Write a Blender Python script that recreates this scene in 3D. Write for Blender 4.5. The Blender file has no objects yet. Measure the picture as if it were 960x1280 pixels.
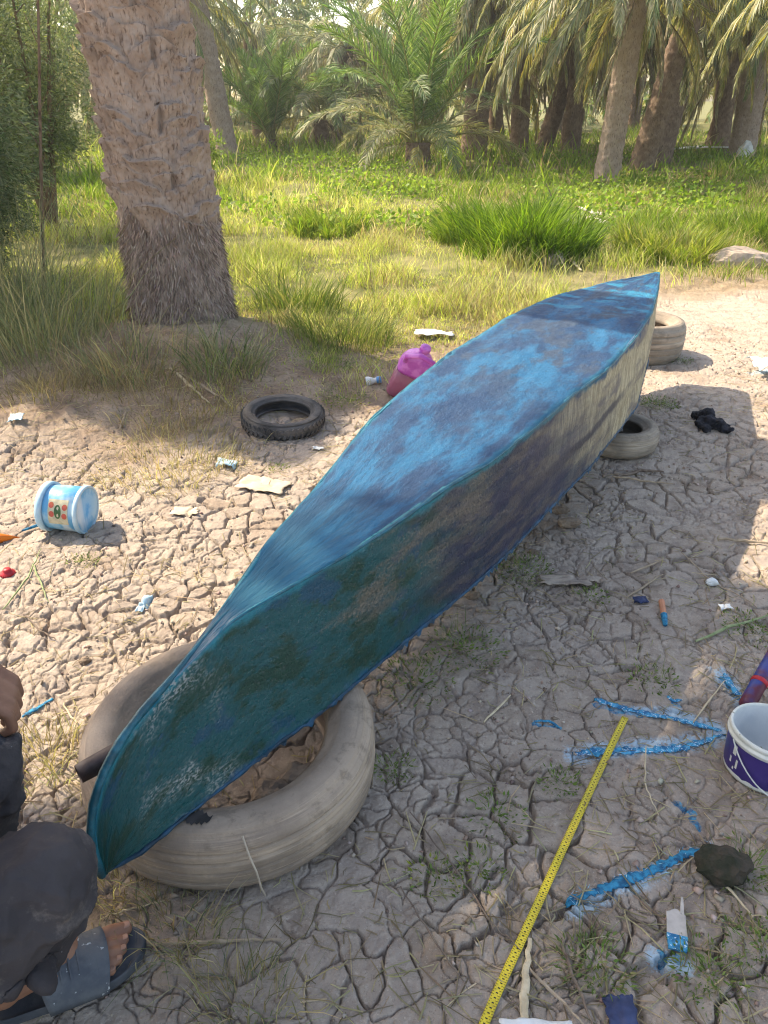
import bpy, math, random
import numpy as np
from mathutils import Vector, Euler, Matrix
R = math.radians
random.seed(7); rng = np.random.default_rng(11)
scene = bpy.context.scene
COL = scene.collection

# ------------------------------------------------------------ camera, sky, sun, exposure
CAM_H, PITCH, FPX = 1.45, R(28.4), 962.0
cd = bpy.data.cameras.new('camera'); cam = bpy.data.objects.new('camera', cd); COL.objects.link(cam)
cd.sensor_fit = 'VERTICAL'; cd.sensor_height = 24.0; cd.lens = 24.0*FPX/1280.0
cd.clip_start = 0.02; cd.clip_end = 600
cam.location = (0, 0, CAM_H); cam.rotation_euler = (math.pi/2-PITCH, 0, 0)
scene.camera = cam
SUN = Vector((0.83, -0.56, -1.0)).normalized()
KX, KY = 0.83, -0.56                                   # ground shift of a shadow per metre of height
w = bpy.data.worlds.new('World'); scene.world = w; w.use_nodes = True
nt = w.node_tree; bg = nt.nodes['Background']
sk = nt.nodes.new('ShaderNodeTexSky'); sk.sky_type = 'NISHITA'; sk.sun_disc = False
sk.sun_elevation = R(45); sk.sun_rotation = math.atan2(-0.83, 0.56)
sk.dust_density = 2.0; sk.air_density = 1.0
nt.links.new(sk.outputs[0], bg.inputs[0]); bg.inputs[1].default_value = 0.15
sl = bpy.data.lights.new('sun', 'SUN'); sl.energy = 3.1; sl.angle = R(0.55); sl.color = (1.0, 0.93, 0.82)
so = bpy.data.objects.new('sun', sl); COL.objects.link(so)
so.rotation_euler = SUN.to_track_quat('-Z', 'Y').to_euler(); so.location = (-20, 15, 25)
scene.view_settings.view_transform = 'Standard'; scene.view_settings.look = 'None'
scene.view_settings.gamma = 1.0; scene.view_settings.exposure = 1.6
scene.view_settings.use_white_balance = True; scene.view_settings.white_balance_temperature = 7900
scene.render.engine = 'CYCLES'
scene.cycles.max_bounces = 7; scene.cycles.transparent_max_bounces = 6
scene.cycles.diffuse_bounces = 3; scene.cycles.glossy_bounces = 2; scene.cycles.transmission_bounces = 4
scene.cycles.use_denoising = True
scene.cycles.pixel_filter_type = 'BLACKMAN_HARRIS'; scene.cycles.filter_width = 1.1

# ------------------------------------------------------------ numeric helpers
def unproj(u, v, z=0.0):
    a = (u-480)/FPX; b = (640-v)/FPX
    d = (a, math.cos(PITCH)+b*math.sin(PITCH), -math.sin(PITCH)+b*math.cos(PITCH))
    t = (z-CAM_H)/d[2]
    return (a*t, d[1]*t, z)
def hash2(ix, iy, k=0):
    h = (ix.astype(np.int64)*374761393 + iy.astype(np.int64)*668265263 + k*2147483647) & 0xffffffff
    h = ((h ^ (h >> 13))*1274126177) & 0xffffffff
    h = ((h ^ (h >> 16))*2246822519) & 0xffffffff
    return ((h ^ (h >> 15)) & 0xffffff)/float(0x1000000)
def vnoise(x, y, k=0):
    x = np.asarray(x, float); y = np.asarray(y, float)
    ix = np.floor(x); iy = np.floor(y); fx = x-ix; fy = y-iy
    fx = fx*fx*(3-2*fx); fy = fy*fy*(3-2*fy)
    a = hash2(ix, iy, k); b = hash2(ix+1, iy, k); c = hash2(ix, iy+1, k); d = hash2(ix+1, iy+1, k)
    return a+(b-a)*fx+(c-a)*fy+(a-b-c+d)*fx*fy
def fbm(x, y, o=4, k=0):
    s = 0; a = 0.5; t = 0
    for i in range(o):
        s = s+a*vnoise(x*2**i+13.7*i, y*2**i-7.1*i, k+i); t += a; a *= 0.5
    return s/t
def sstep(a, b, x):
    t = np.clip((x-a)/(b-a), 0, 1); return t*t*(3-2*t)
def voro(x, y, k=0):
    ix = np.floor(x); iy = np.floor(y)
    f1 = np.full(x.shape, 9.0); f2 = np.full(x.shape, 9.0); idr = np.zeros(x.shape); gx = np.zeros(x.shape); gy = np.zeros(x.shape)
    for dx in (-1, 0, 1):
        for dy in (-1, 0, 1):
            cx = ix+dx; cy = iy+dy
            px = cx+hash2(cx, cy, k)*0.92; py = cy+hash2(cx, cy, k+5)*0.92
            d = np.hypot(px-x, py-y)
            closer = d < f1
            f2 = np.where(closer, f1, np.minimum(f2, d))
            idr = np.where(closer, hash2(cx, cy, k+9), idr)
            gx = np.where(closer, x-px, gx); gy = np.where(closer, y-py, gy)
            f1 = np.where(closer, d, f1)
    return f1, f2, idr, gx, gy

def new_mesh(name, verts, faces4=None, faces3=None, smooth=False, color=None, attrs=None):
    verts = np.asarray(verts, np.float32)
    f4 = np.zeros((0, 4), np.int32) if faces4 is None else np.asarray(faces4, np.int32)
    f3 = np.zeros((0, 3), np.int32) if faces3 is None else np.asarray(faces3, np.int32)
    me = bpy.data.meshes.new(name)
    me.vertices.add(len(verts)); me.vertices.foreach_set('co', verts.ravel())
    nl = f4.size+f3.size; me.loops.add(nl)
    me.loops.foreach_set('vertex_index', np.concatenate([f4.ravel(), f3.ravel()]))
    me.polygons.add(len(f4)+len(f3))
    ls = np.concatenate([np.arange(len(f4))*4, len(f4)*4+np.arange(len(f3))*3]).astype(np.int32)
    me.polygons.foreach_set('loop_start', ls)
    if smooth: me.polygons.foreach_set('use_smooth', np.ones(len(ls), bool))
    me.update(calc_edges=True)
    if color is not None:
        c = np.ones((len(verts), 4), np.float32); c[:, :3] = color
        at = me.color_attributes.new('tint', 'FLOAT_COLOR', 'POINT'); at.data.foreach_set('color', c.ravel())
    for k, a in (attrs or {}).items():
        at = me.attributes.new(k, 'FLOAT', 'POINT'); at.data.foreach_set('value', np.asarray(a, np.float32))
    return me

class MB:                                              # small mesh builder in world or local coordinates
    def __init__(s): s.v = []; s.f = []
    def add(s, vs, fs):
        o = len(s.v); s.v += [tuple(p) for p in vs]; s.f += [tuple(i+o for i in f) for f in fs]
    def box(s, c, d, rot=(0, 0, 0), taper=1.0):
        m = Euler(rot).to_matrix(); vs = []
        for z in (-1, 1):
            t = taper if z > 0 else 1
            for x, y in ((-1, -1), (1, -1), (1, 1), (-1, 1)):
                vs.append(Vector(c)+m @ Vector((x*d[0]/2*t, y*d[1]/2*t, z*d[2]/2)))
        s.add(vs, [(3, 2, 1, 0), (4, 5, 6, 7), (0, 1, 5, 4), (1, 2, 6, 5), (2, 3, 7, 6), (3, 0, 4, 7)])
    def tube(s, pts, rad, n=8, cap=True, flat=1.0):
        pts = [Vector(p) for p in pts]
        if not hasattr(rad, '__len__'): rad = [rad]*len(pts)
        up = None; vs = []
        for i, p in enumerate(pts):
            t = (pts[min(i+1, len(pts)-1)]-pts[max(i-1, 0)]).normalized()
            if up is None: up = t.cross(Vector((0, 0, 1))); up = up if up.length > .05 else Vector((1, 0, 0))
            up = (up-t*up.dot(t)).normalized(); b = t.cross(up)
            for k in range(n):
                a = 2*math.pi*k/n
                vs.append(p+up*math.cos(a)*rad[i]+b*math.sin(a)*rad[i]*flat)
        fs = []
        for i in range(len(pts)-1):
            for k in range(n):
                k2 = (k+1) % n; fs.append((i*n+k, i*n+k2, (i+1)*n+k2, (i+1)*n+k))
        if cap: fs += [tuple(reversed(range(n))), tuple(range((len(pts)-1)*n, len(pts)*n))]
        s.add(vs, fs)
    def capsule(s, p0, r0, p1, r1, n=14):
        p0 = Vector(p0); p1 = Vector(p1); t = (p1-p0)
        t = t.normalized() if t.length > 1e-6 else Vector((0, 0, 1))
        P = []; rr = []
        for a in (-88, -65, -40, -18, 0): P.append(p0+t*math.sin(R(a))*r0); rr.append(max(r0*math.cos(R(a)), 1e-4))
        for a in (0, 18, 40, 65, 88): P.append(p1+t*math.sin(R(a))*r1); rr.append(max(r1*math.cos(R(a)), 1e-4))
        s.tube(P, rr, n)
    def lathe(s, prof, n=48, c=(0, 0, 0), closed=False, wob=None):
        vs = []
        for k in range(n):
            a = 2*math.pi*k/n
            for j, (r, z) in enumerate(prof):
                q = 1.0 if wob is None else wob(a, j)
                vs.append((c[0]+r*q*math.cos(a), c[1]+r*q*math.sin(a), c[2]+z))
        m = len(prof); fs = []
        for k in range(n):
            k2 = (k+1) % n
            for j in range(m if closed else m-1):
                j2 = (j+1) % m; fs.append((k*m+j, k2*m+j, k2*m+j2, k*m+j2))
        s.add(vs, fs)
    def xf(s, mat):
        s.v = [tuple(mat @ Vector(p)) for p in s.v]; return s
    def mesh(s, name, off=(0, 0, 0), smooth=False):
        me = bpy.data.meshes.new(name)
        me.from_pydata([(a-off[0], b-off[1], c-off[2]) for a, b, c in s.v], [], s.f)
        if smooth: me.polygons.foreach_set('use_smooth', np.ones(len(me.polygons), bool))
        me.update(); return me

def tag(o, label=None, cat=None, group=None, kind=None):
    if label: o['label'] = label
    if cat: o['category'] = cat
    if group: o['group'] = group
    if kind: o['kind'] = kind
    return o
def thing(name, label, cat, loc=(0, 0, 0), rot=(0, 0, 0), group=None):
    o = bpy.data.objects.new(name, None); COL.objects.link(o); o.location = loc; o.rotation_euler = rot
    o.empty_display_size = 0.1
    return tag(o, label, cat, group)
def obj(name, geo, m=None, parent=None, world=True, smooth=False, loc=None, rot=None):
    """link ONE mesh object; geometry given in world coordinates is moved into its parent's frame"""
    off = (0, 0, 0)
    if parent is not None and world:
        p = parent; off = [0, 0, 0]
        while p is not None:
            off = [off[i]+p.location[i] for i in range(3)]; p = p.parent
    elif parent is None and loc is not None and world: off = loc
    if isinstance(geo, MB): me = geo.mesh(name, off, smooth)
    else:
        me = geo
        if off != (0, 0, 0) and any(off): me.transform(Matrix.Translation((-off[0], -off[1], -off[2])))
    o = bpy.data.objects.new(name, me); COL.objects.link(o)
    if m is not None and not me.materials: me.materials.append(m)
    if parent is not None: o.parent = parent
    if loc is not None: o.location = loc
    if rot is not None: o.rotation_euler = rot
    return o
def bevel(o, wd=0.003, seg=2):
    b = o.modifiers.new('bevel', 'BEVEL'); b.width = wd; b.segments = seg; b.limit_method = 'ANGLE'; return o
def subsurf(o, n=1):
    b = o.modifiers.new('sub', 'SUBSURF'); b.levels = n; b.render_levels = n; return o
def rough_up(o, strength, size, name='clouds'):
    t = bpy.data.textures.new(name, 'CLOUDS'); t.noise_scale = size; t.noise_depth = 3
    d = o.modifiers.new('rough', 'DISPLACE'); d.texture = t; d.strength = strength; d.mid_level = 0.5
    d.texture_coords = 'GLOBAL'; return o

# ------------------------------------------------------------ materials
def lin(r, g, b):
    f = lambda c: (c/255/12.92) if c/255 <= .04045 else ((c/255+.055)/1.055)**2.4
    return (f(r), f(g), f(b))
class NB:
    def __init__(s, name):
        s.m = bpy.data.materials.new(name); s.m.use_nodes = True; s.t = s.m.node_tree
        s.b = s.t.nodes['Principled BSDF']; s.out = s.t.nodes['Material Output']
        s.co = s.n('ShaderNodeTexCoord')
    def n(s, ty, **kw):
        x = s.t.nodes.new(ty)
        for k, v in kw.items(): setattr(x, k, v)
        return x
    def put(s, sock, v):
        if hasattr(v, 'links') or hasattr(v, 'is_linked'): s.t.links.new(v, sock)
        elif isinstance(v, tuple) and len(v) == 3 and sock.type == 'RGBA': sock.default_value = (*v, 1)
        else: sock.default_value = v
    def noise(s, scale, detail=4, rough=.55, vec=None, dist=0.0):
        x = s.n('ShaderNodeTexNoise'); x.inputs['Scale'].default_value = scale; x.inputs['Detail'].default_value = detail
        x.inputs['Roughness'].default_value = rough; x.inputs['Distortion'].default_value = dist
        s.t.links.new(vec or s.co.outputs['Object'], x.inputs['Vector']); return x.outputs['Fac']
    def stretch(s, sc, src=None):
        x = s.n('ShaderNodeMapping'); x.inputs['Scale'].default_value = sc
        s.t.links.new(src or s.co.outputs['Object'], x.inputs['Vector']); return x.outputs[0]
    def ramp(s, f, a, b, lo=0.0, hi=1.0):
        x = s.n('ShaderNodeMapRange', interpolation_type='SMOOTHSTEP')
        s.put(x.inputs[0], f)
        x.inputs[1].default_value = a; x.inputs[2].default_value = b; x.inputs[3].default_value = lo; x.inputs[4].default_value = hi
        return x.outputs[0]
    def mix(s, f, a, b, mode='MIX'):
        x = s.n('ShaderNodeMix', data_type='RGBA', blend_type=mode)
        s.put(x.inputs[0], f); s.put(x.inputs[6], a); s.put(x.inputs[7], b); return x.outputs[2]
    def math(s, op, a, b=0.0):
        x = s.n('ShaderNodeMath', operation=op); s.put(x.inputs[0], a); s.put(x.inputs[1], b); return x.outputs[0]
    def attr(s, name, out='Fac'):
        x = s.n('ShaderNodeAttribute', attribute_name=name); return x.outputs[out]
    def bump(s, h, st=.5, dist=.01, nrm=None):
        x = s.n('ShaderNodeBump'); x.inputs['Strength'].default_value = st; x.inputs['Distance'].default_value = dist
        s.put(x.inputs['Height'], h)
        if nrm is not None: s.put(x.inputs['Normal'], nrm)
        return x.outputs[0]
    def done(s, col, rough=.8, nrm=None, spec=.3, metal=0.0):
        s.put(s.b.inputs['Base Color'], col); s.put(s.b.inputs['Roughness'], rough)
        s.b.inputs['Specular IOR Level'].default_value = spec; s.b.inputs['Metallic'].default_value = metal
        if nrm is not None: s.put(s.b.inputs['Normal'], nrm)
        return s.m
def simple(name, c1, c2=None, scale=20, rough=.8, bump=.3, bscale=60, dist=.003, spec=.3, metal=0.0, speck=None):
    s = NB(name); c2 = c2 or tuple(x*.7 for x in c1)
    c = s.mix(s.ramp(s.noise(scale, 5), .35, .65), c1, c2)
    if speck: c = s.mix(s.ramp(s.noise(scale*3.1, 3), speck[1], speck[1]+.05), c, speck[0])
    return s.done(c, rough, s.bump(s.noise(bscale, 5), bump, dist), spec, metal)
def leafmat(name, trans=.45, rough=.55, spec=.25):
    s = NB(name); c = s.attr('tint', 'Color')
    c = s.mix(s.ramp(s.noise(9, 3), .3, .7), c, s.mix(1.0, c, (.72, .78, .62), 'MULTIPLY'))
    s.done(c, rough, None, spec)
    tr = s.n('ShaderNodeBsdfTranslucent'); s.put(tr.inputs[0], s.mix(1.0, c, (1.15, 1.15, .7), 'MULTIPLY'))
    mx = s.n('ShaderNodeMixShader'); mx.inputs[0].default_value = trans
    s.t.links.new(s.b.outputs[0], mx.inputs[1]); s.t.links.new(tr.outputs[0], mx.inputs[2])
    s.t.links.new(mx.outputs[0], s.out.inputs[0]); return s.m
M = {}
M['grass'] = leafmat('grass_blades', .5)
M['leaf'] = leafmat('leaves', .4)
M['frond'] = leafmat('palm_leaflets', .38, .5, .3)

def ground_mat():
    s = NB('cracked_mud')
    P = s.co.outputs['Object']
    base = s.mix(s.ramp(s.noise(1.3, 4), .3, .7), (.38, .305, .245), (.46, .38, .31))
    base = s.mix(s.ramp(s.noise(17, 5, .6), .42, .7), base, (.30, .24, .20))
    base = s.mix(s.ramp(s.noise(55, 4), .55, .75), base, (.50, .42, .35))
    base = s.mix(s.math('MULTIPLY', s.ramp(s.noise(3.2, 5, .6), .50, .66), .7), base, (.27, .20, .15))
    base = s.mix(s.math('MULTIPLY', s.ramp(s.noise(120, 5, .8), .56, .66), .7), base, (.16, .115, .09))
    base = s.mix(s.math('MULTIPLY', s.ramp(s.noise(210, 3, .7), .60, .70), .6), base, (.62, .53, .44))
    cell = s.attr('cell'); base = s.mix(s.ramp(cell, .0, 1.0, 0, .35), base, (.47, .40, .35))
    soil = s.mix(s.ramp(s.noise(6, 6, .65), .35, .65), (.25, .175, .125), (.38, .29, .215))
    soil = s.mix(s.ramp(s.noise(70, 4), .5, .7), soil, (.19, .14, .10))
    green = s.mix(s.ramp(s.noise(2.5, 5), .35, .65), (.12, .13, .045), (.24, .22, .10))
    c = s.mix(s.attr('soil'), base, soil); c = s.mix(s.attr('green'), c, green)
    sp = s.attr('spray'); spn = s.math('MULTIPLY', s.ramp(s.math('MULTIPLY', sp, s.ramp(s.math('ADD', s.noise(130, 5, .75), s.math('MULTIPLY', s.noise(22, 3), .8)), .62, 1.15)), .02, .55), .85)
    c = s.mix(spn, c, (.42, .58, .70))
    pa = s.attr('paint'); pn = s.ramp(s.math('ADD', pa, s.math('MULTIPLY', s.math('SUBTRACT', s.noise(90, 5, .7), .5), 1.1)), .48, .6)
    c = s.mix(s.math('MULTIPLY', pn, s.ramp(s.noise(70, 4, .7), .35, .6, .3, .95)), c, s.mix(s.ramp(s.noise(80, 3), .4, .6), (.015, .14, .28), (.05, .33, .52)))
    h1 = s.noise(38, 8, .65); h2 = s.noise(190, 6, .7)
    n1 = s.bump(h1, .75, .014); n2 = s.bump(h2, .75, .005, n1)
    return s.done(c, s.ramp(s.noise(30), .3, .7, .85, 1.0), n2, .15)
M['ground'] = ground_mat()

# ------------------------------------------------------------ the ground: one sheet, mud plates and cracks modelled
PAINT = []                                             # (polyline in world xy, half width, kind)
def ppl(pts): return [unproj(*p)[:2] for p in pts]
PAINT += [(ppl([(716, 940), (790, 932), (850, 928), (905, 915)]), .030, 'spray'), (ppl([(775, 885), (840, 890), (900, 905)]), .022, 'spray'),
          (ppl([(900, 838), (925, 872)]), .028, 'spray'), (ppl([(845, 1003), (862, 1012), (872, 1028)]), .012, 'paint'),
          (ppl([(822, 1192), (860, 1205)]), .022, 'spray'), (ppl([(828, 1190), (850, 1197)]), .013, 'paint'),
          (ppl([(667, 902), (700, 908)]), .008, 'paint'), (ppl([(720, 1136), (830, 1085)]), .022, 'spray'),
          (ppl([(835, 872), (848, 882)]), .010, 'paint'), (ppl([(905, 846), (925, 872)]), .013, 'paint'),
          (ppl([(745, 880), (800, 893)]), .012, 'paint'), (ppl([(940, 470), (960, 465)]), .03, 'spray')]
def seg_dist(x, y, pl):
    d = np.full(x.shape, 9.0)
    for (ax, ay), (bx, by) in zip(pl[:-1], pl[1:]):
        vx, vy = bx-ax, by-ay; t = np.clip(((x-ax)*vx+(y-ay)*vy)/(vx*vx+vy*vy+1e-9), 0, 1)
        d = np.minimum(d, np.hypot(x-ax-t*vx, y-ay-t*vy))
    return d
def mud_edge(x):
    return np.interp(x, [-3, -1.6, -1.0, -.3, .2, .9, 1.3, 1.6, 3, 6], [3.4, 3.5, 3.35, 3.7, 4.0, 4.2, 5.0, 6.3, 6.6, 6.9])
def mud_mask(x, y):
    e = mud_edge(x)+(fbm(x*1.6, y*1.6, 3, 40)-.5)*.9
    m = 1-sstep(-.25, .3, y-e)
    weed = sstep(.58, .7, fbm(x*1.3+4, y*1.3, 3, 60))*.0
    return m*(1-weed)
def base_h(x, y):
    h = .17*np.exp(-(((x+1.30)/.75)**2+((y-4.95)/.62)**2)) + .13*np.exp(-(((x+1.75)/.6)**2+((y-3.60)/.36)**2))
    h = h+.05*np.exp(-(((x+.75)/.5)**2+((y-4.3)/.4)**2))
    near = sstep(60, 8, y)
    return h+near*((fbm(x*.9, y*.9, 3, 3)-.5)*.055+(fbm(x*4, y*4, 3, 8)-.5)*.016)+sstep(8, 14, y)*(fbm(x*.25, y*.25, 2, 5)-.5)*.25
def crack_h(x, y):
    wx = x+(fbm(x*9, y*9, 4, 21)-.5)*.105; wy = y+(fbm(x*9+9, y*9, 4, 27)-.5)*.105
    s1 = .094
    f1, f2, cid, gx, gy = voro(wx/s1, wy/s1, 2); d1 = (f2-f1)*s1*.62
    s2 = .052
    e1, e2, _, _, _ = voro(wx/s2+.3, wy/s2, 12); d2 = (e2-e1)*s2*.62
    n = fbm(x*3.1, y*3.1, 3, 33); n2 = fbm(x*9, y*9, 2, 37)
    wd = .0014+.0036*sstep(.42, .70, n)+.0030*(n2-.5)
    dep = .005+.016*sstep(.38, .62, n)
    c1 = (1-sstep(.35, 1, d1/np.maximum(wd, .0014)*.72))
    c2 = (1-sstep(0, 1, d2/.0032))*sstep(.47, .58, fbm(x*4.4+3, y*4.4, 2, 51))
    dome = .0022*sstep(0, .010, d1)+.0012*sstep(0, .010, d2)*sstep(.45, .56, fbm(x*4.4+3, y*4.4, 2, 51))
    tilt = (cid-.5)*.004+((hash2(np.floor(cid*9999), np.floor(cid*777))-.5)*gx+(cid-.5)*gy)*.008
    rough = (fbm(x*26, y*26, 4, 70)-.5)*.013+(vnoise(x*150, y*150, 75)-.5)*.0022
    return dome+tilt+rough-dep*c1-.009*c2, cid
def ground_z(x, y):
    x = np.atleast_1d(np.asarray(x, float)); y = np.atleast_1d(np.asarray(y, float))
    m = mud_mask(x, y); hc, _ = crack_h(x, y)
    hs = (fbm(x*11, y*11, 5, 80)-.5)*.05*sstep(14, 7, y)
    z = base_h(x, y)+hc*m*(1-.6*sstep(2.6, 5, y))+hs*(1-m)
    return z
def gz(x, y): return float(ground_z(x, y)[0])
def build_ground():
    ys = [-30, -12, -5, -2, -.6, .1, .35]
    y = .5
    while y < 6.2: ys.append(y); y *= 1.0026
    while y < 13: ys.append(y); y *= 1.008
    while y < 260: ys.append(y); y *= 1.05
    ys = np.array(ys); nc = 1340
    u = np.linspace(-1, 1, nc)
    w_ = .60*np.maximum(ys, .4)+1.05
    X = u[None, :]*w_[:, None]; Y = np.repeat(ys[:, None], nc, 1)
    ext = np.array([1.5, 8, 40, 160])
    X = np.concatenate([(X[:, :1]-ext[::-1][None, :]), X, (X[:, -1:]+ext[None, :])], 1)
    Y = np.concatenate([Y[:, :4], Y, Y[:, :4]], 1)
    sh = X.shape; x = X.ravel(); y = Y.ravel()
    m = mud_mask(x, y); hc, cid = crack_h(x, y)
    fine = sstep(15, 8, y)
    hs = (fbm(x*11, y*11, 5, 80)-.5)*.05*sstep(14, 7, y)
    z = base_h(x, y)+hc*m*fine*(1-.6*sstep(2.6, 5, y))+hs*(1-m)
    sp = np.zeros_like(x); pa = np.zeros_like(x)
    near = np.where(y < 5)[0]
    for pl, hw, kd in PAINT:
        d = seg_dist(x[near]+(vnoise(x[near]*60, y[near]*60)-.5)*.02, y[near], pl)
        v = np.clip(1.25-d/hw, 0, 1) if kd == 'paint' else np.clip(1.15-d/(hw*1.35), 0, 1)**1.3
        (sp if kd == 'spray' else pa)[near] = np.maximum((sp if kd == 'spray' else pa)[near], v)
    green = (1-m)*sstep(4.6, 6.0, y+x*.0)*(1-.8*sstep(.8, .2, np.abs(y-(6.6+.05*x))/1.0)*sstep(1.5, 2.2, x))
    nr, ncx = sh
    i = np.arange(nr*ncx).reshape(sh)
    q = np.stack([i[:-1, :-1], i[:-1, 1:], i[1:, 1:], i[1:, :-1]], -1).reshape(-1, 4)
    me = new_mesh('ground', np.stack([x, y, z], 1), q, None, True, None, {'soil': 1-m, 'green': green, 'cell': cid, 'spray': sp, 'paint': pa})
    o = obj('ground', me, M['ground']); o['kind'] = 'structure'
build_ground()

# ------------------------------------------------------------ plant generators
def blades(P, H_, W_, lean, az, C, bend=1.6, twist=None):
    """vectorised grass blades: 5 vertices, a quad and a triangle each"""
    n = len(P); dx, dy = np.cos(az), np.sin(az)
    tw = az+np.pi/2 if twist is None else twist
    sx, sy = np.cos(tw)*W_/2, np.sin(tw)*W_/2
    V = np.zeros((n, 7, 3))
    def at(t):
        off = lean*t**bend
        c = P.copy(); c[:, 0] += dx*off*H_; c[:, 1] += dy*off*H_; c[:, 2] += H_*t*np.sqrt(np.clip(1-(.75*lean*t)**2, .05, 1)); return c
    for k, (t, wf) in enumerate(((0, .8), (.4, 1.0), (.75, .7))):
        c = at(np.full(n, t)); V[:, 2*k] = c; V[:, 2*k+1] = c
        V[:, 2*k, 0] -= sx*wf; V[:, 2*k, 1] -= sy*wf; V[:, 2*k+1, 0] += sx*wf; V[:, 2*k+1, 1] += sy*wf
    V[:, 6] = at(np.ones(n))
    b = (np.arange(n)*7)[:, None]
    q = np.concatenate([b+np.array([0, 1, 3, 2]), b+np.array([2, 3, 5, 4])]); t3 = b+np.array([4, 5, 6])
    col = np.repeat(C[:, None, :], 7, 1)
    return V.reshape(-1, 3), q, t3, col.reshape(-1, 3)
def join(parts):
    V = []; Q = []; T = []; C = []; o = 0
    for v, q, t, c in parts:
        V.append(v); Q.append(q+o); T.append(t+o); C.append(c); o += len(v)
    return np.concatenate(V), np.concatenate(Q), np.concatenate(T), np.concatenate(C)
def leaves(P, L, Wd, D, C, droop=0.0):
    """rhombic leaves at points P pointing along D"""
    n = len(P); D = D/np.linalg.norm(D, axis=1)[:, None]
    r = rng.normal(size=(n, 3)); S = np.cross(D, r); S /= np.linalg.norm(S, axis=1)[:, None]+1e-9
    V = np.zeros((n, 4, 3)); L = L[:, None]; Wd = Wd[:, None]
    V[:, 0] = P; V[:, 1] = P+D*L*.45+S*Wd/2; V[:, 2] = P+D*L; V[:, 2, 2] -= droop; V[:, 3] = P+D*L*.45-S*Wd/2
    b = (np.arange(n)*4)[:, None]
    return V.reshape(-1, 3), b+np.array([0, 1, 2, 3]), np.zeros((0, 3), int), np.repeat(C[:, None, :], 4, 1).reshape(-1, 3)
def pal(n, cols, jit=.15):
    c = np.array(cols)[rng.integers(0, len(cols), n)]
    return np.clip(c*(1+rng.normal(0, jit, (n, 1)))*(1+rng.normal(0, jit*.3, (n, 3))), .003, .9)

G_LUSH = [(.18, .28, .04), (.25, .36, .06), (.33, .43, .09), (.13, .22, .035)]
G_YEL = [(.48, .53, .14), (.60, .60, .23), (.42, .50, .11), (.66, .62, .36)]
G_DRY = [(.46, .38, .24), (.36, .29, .18), (.56, .48, .33), (.28, .22, .14)]
G_GREY = [(.22, .25, .17), (.28, .30, .20), (.17, .20, .13), (.40, .37, .26), (.36, .30, .20)]

def field_grass():
    parts = []
    # (count, y range, half width factor, height, width)
    for n, y0, y1, hh, ww in ((95000, 3.3, 6.5, .055, .0034), (120000, 5.0, 10.5, .080, .0055), (95000, 9, 17, .12, .011), (70000, 15, 38, .20, .024)):
        y = y0+(y1-y0)*rng.random(n)**.9; x = (rng.random(n)*2-1)*(.66*y+.8)
        e = mud_edge(x)+(fbm(x*1.6, y*1.6, 3, 40)-.5)*.9
        dens = sstep(-.15, .9, y-e-.15)*(.12+.88*sstep(.38, .52, fbm(x*1.4+7, y*1.4, 4, 91)))
        # bare: the mound at the trunk foot and the dry footpath on the right
        dens = dens*(1-np.exp(-(((x+1.25)/.62)**2+((y-4.75)/.55)**2)))
        dens = dens*np.where((x < -.9) & (y < 5.4), .10, 1)
        pathd = np.abs(y-(6.55+.04*(x-2)))/.45
        dens = dens*np.where(x > 1.5, np.clip(pathd, .03, 1), 1)
        dens = dens*np.where((x > 1.4) & (y < 6.3), .35, 1)
        for lu, lv, rx, ry in ((735, 292, .55, .9), (705, 332, .3, .4)):
            lx, ly, _ = unproj(lu, lv); dens = dens*(1-np.exp(-((x-lx)/rx)**2-((y-ly)/ry)**2))
        k = rng.random(n) < dens; x = x[k]; y = y[k]; n = len(x)
        z = ground_z(x, y)-.004
        lush = fbm(x*.55+2, y*.4, 3, 120)
        lush = lush+.10*sstep(9.5, 14, y)+.14*sstep(13, 16, y)-.10*sstep(2, 0, x)*sstep(12, 9, y)
        h = hh*(.4+.9*rng.random(n)+.9*rng.random(n)**6)*(.45+1.5*sstep(.42, .7, fbm(x*1.7, y*1.7, 3, 99)))
        C = np.where((rng.random(n) < sstep(.42, .62, lush))[:, None], pal(n, G_LUSH+[(.24, .33, .05)]), pal(n, G_YEL))
        dry = rng.random(n) < .12+.40*sstep(.5, .62, fbm(x*1.1, y*.9, 3, 131))+.30*sstep(6.5, 4.5, y)
        C = np.where(dry[:, None], pal(n, G_DRY), C)
        parts.append(blades(np.stack([x, y, z], 1), h, ww*(.6+.8*rng.random(n)), .25+.6*rng.random(n), rng.random(n)*6.283, C, 1.7, rng.random(n)*6.283))
    # broad low leaves of the green cover further back on the right
    n = 34000; y = 9.5+16*rng.random(n)**1.2; x = -4+ (rng.random(n))*(.62*y+5)
    k = rng.random(n) < sstep(.42, .55, fbm(x*.5, y*.5, 3, 140)); x = x[k]; y = y[k]; n = len(x)
    z = ground_z(x, y)+rng.random(n)*.20
    D = rng.normal(size=(n, 3)); D[:, 2] = np.abs(D[:, 2])*.5+.2
    parts.append(leaves(np.stack([x, y, z], 1), .05+.05*rng.random(n), .035+.03*rng.random(n), D, pal(n, [(.22, .34, .05), (.30, .42, .08), (.16, .26, .04)])))
    V, Q, T, C = join(parts)
    o = obj('grass', new_mesh('grass', V, Q, T, True, C), M['grass'])
    tag(o, 'bright green and yellowing grass covering the ground beyond the boat', 'grass', kind='stuff')
field_grass()

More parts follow.
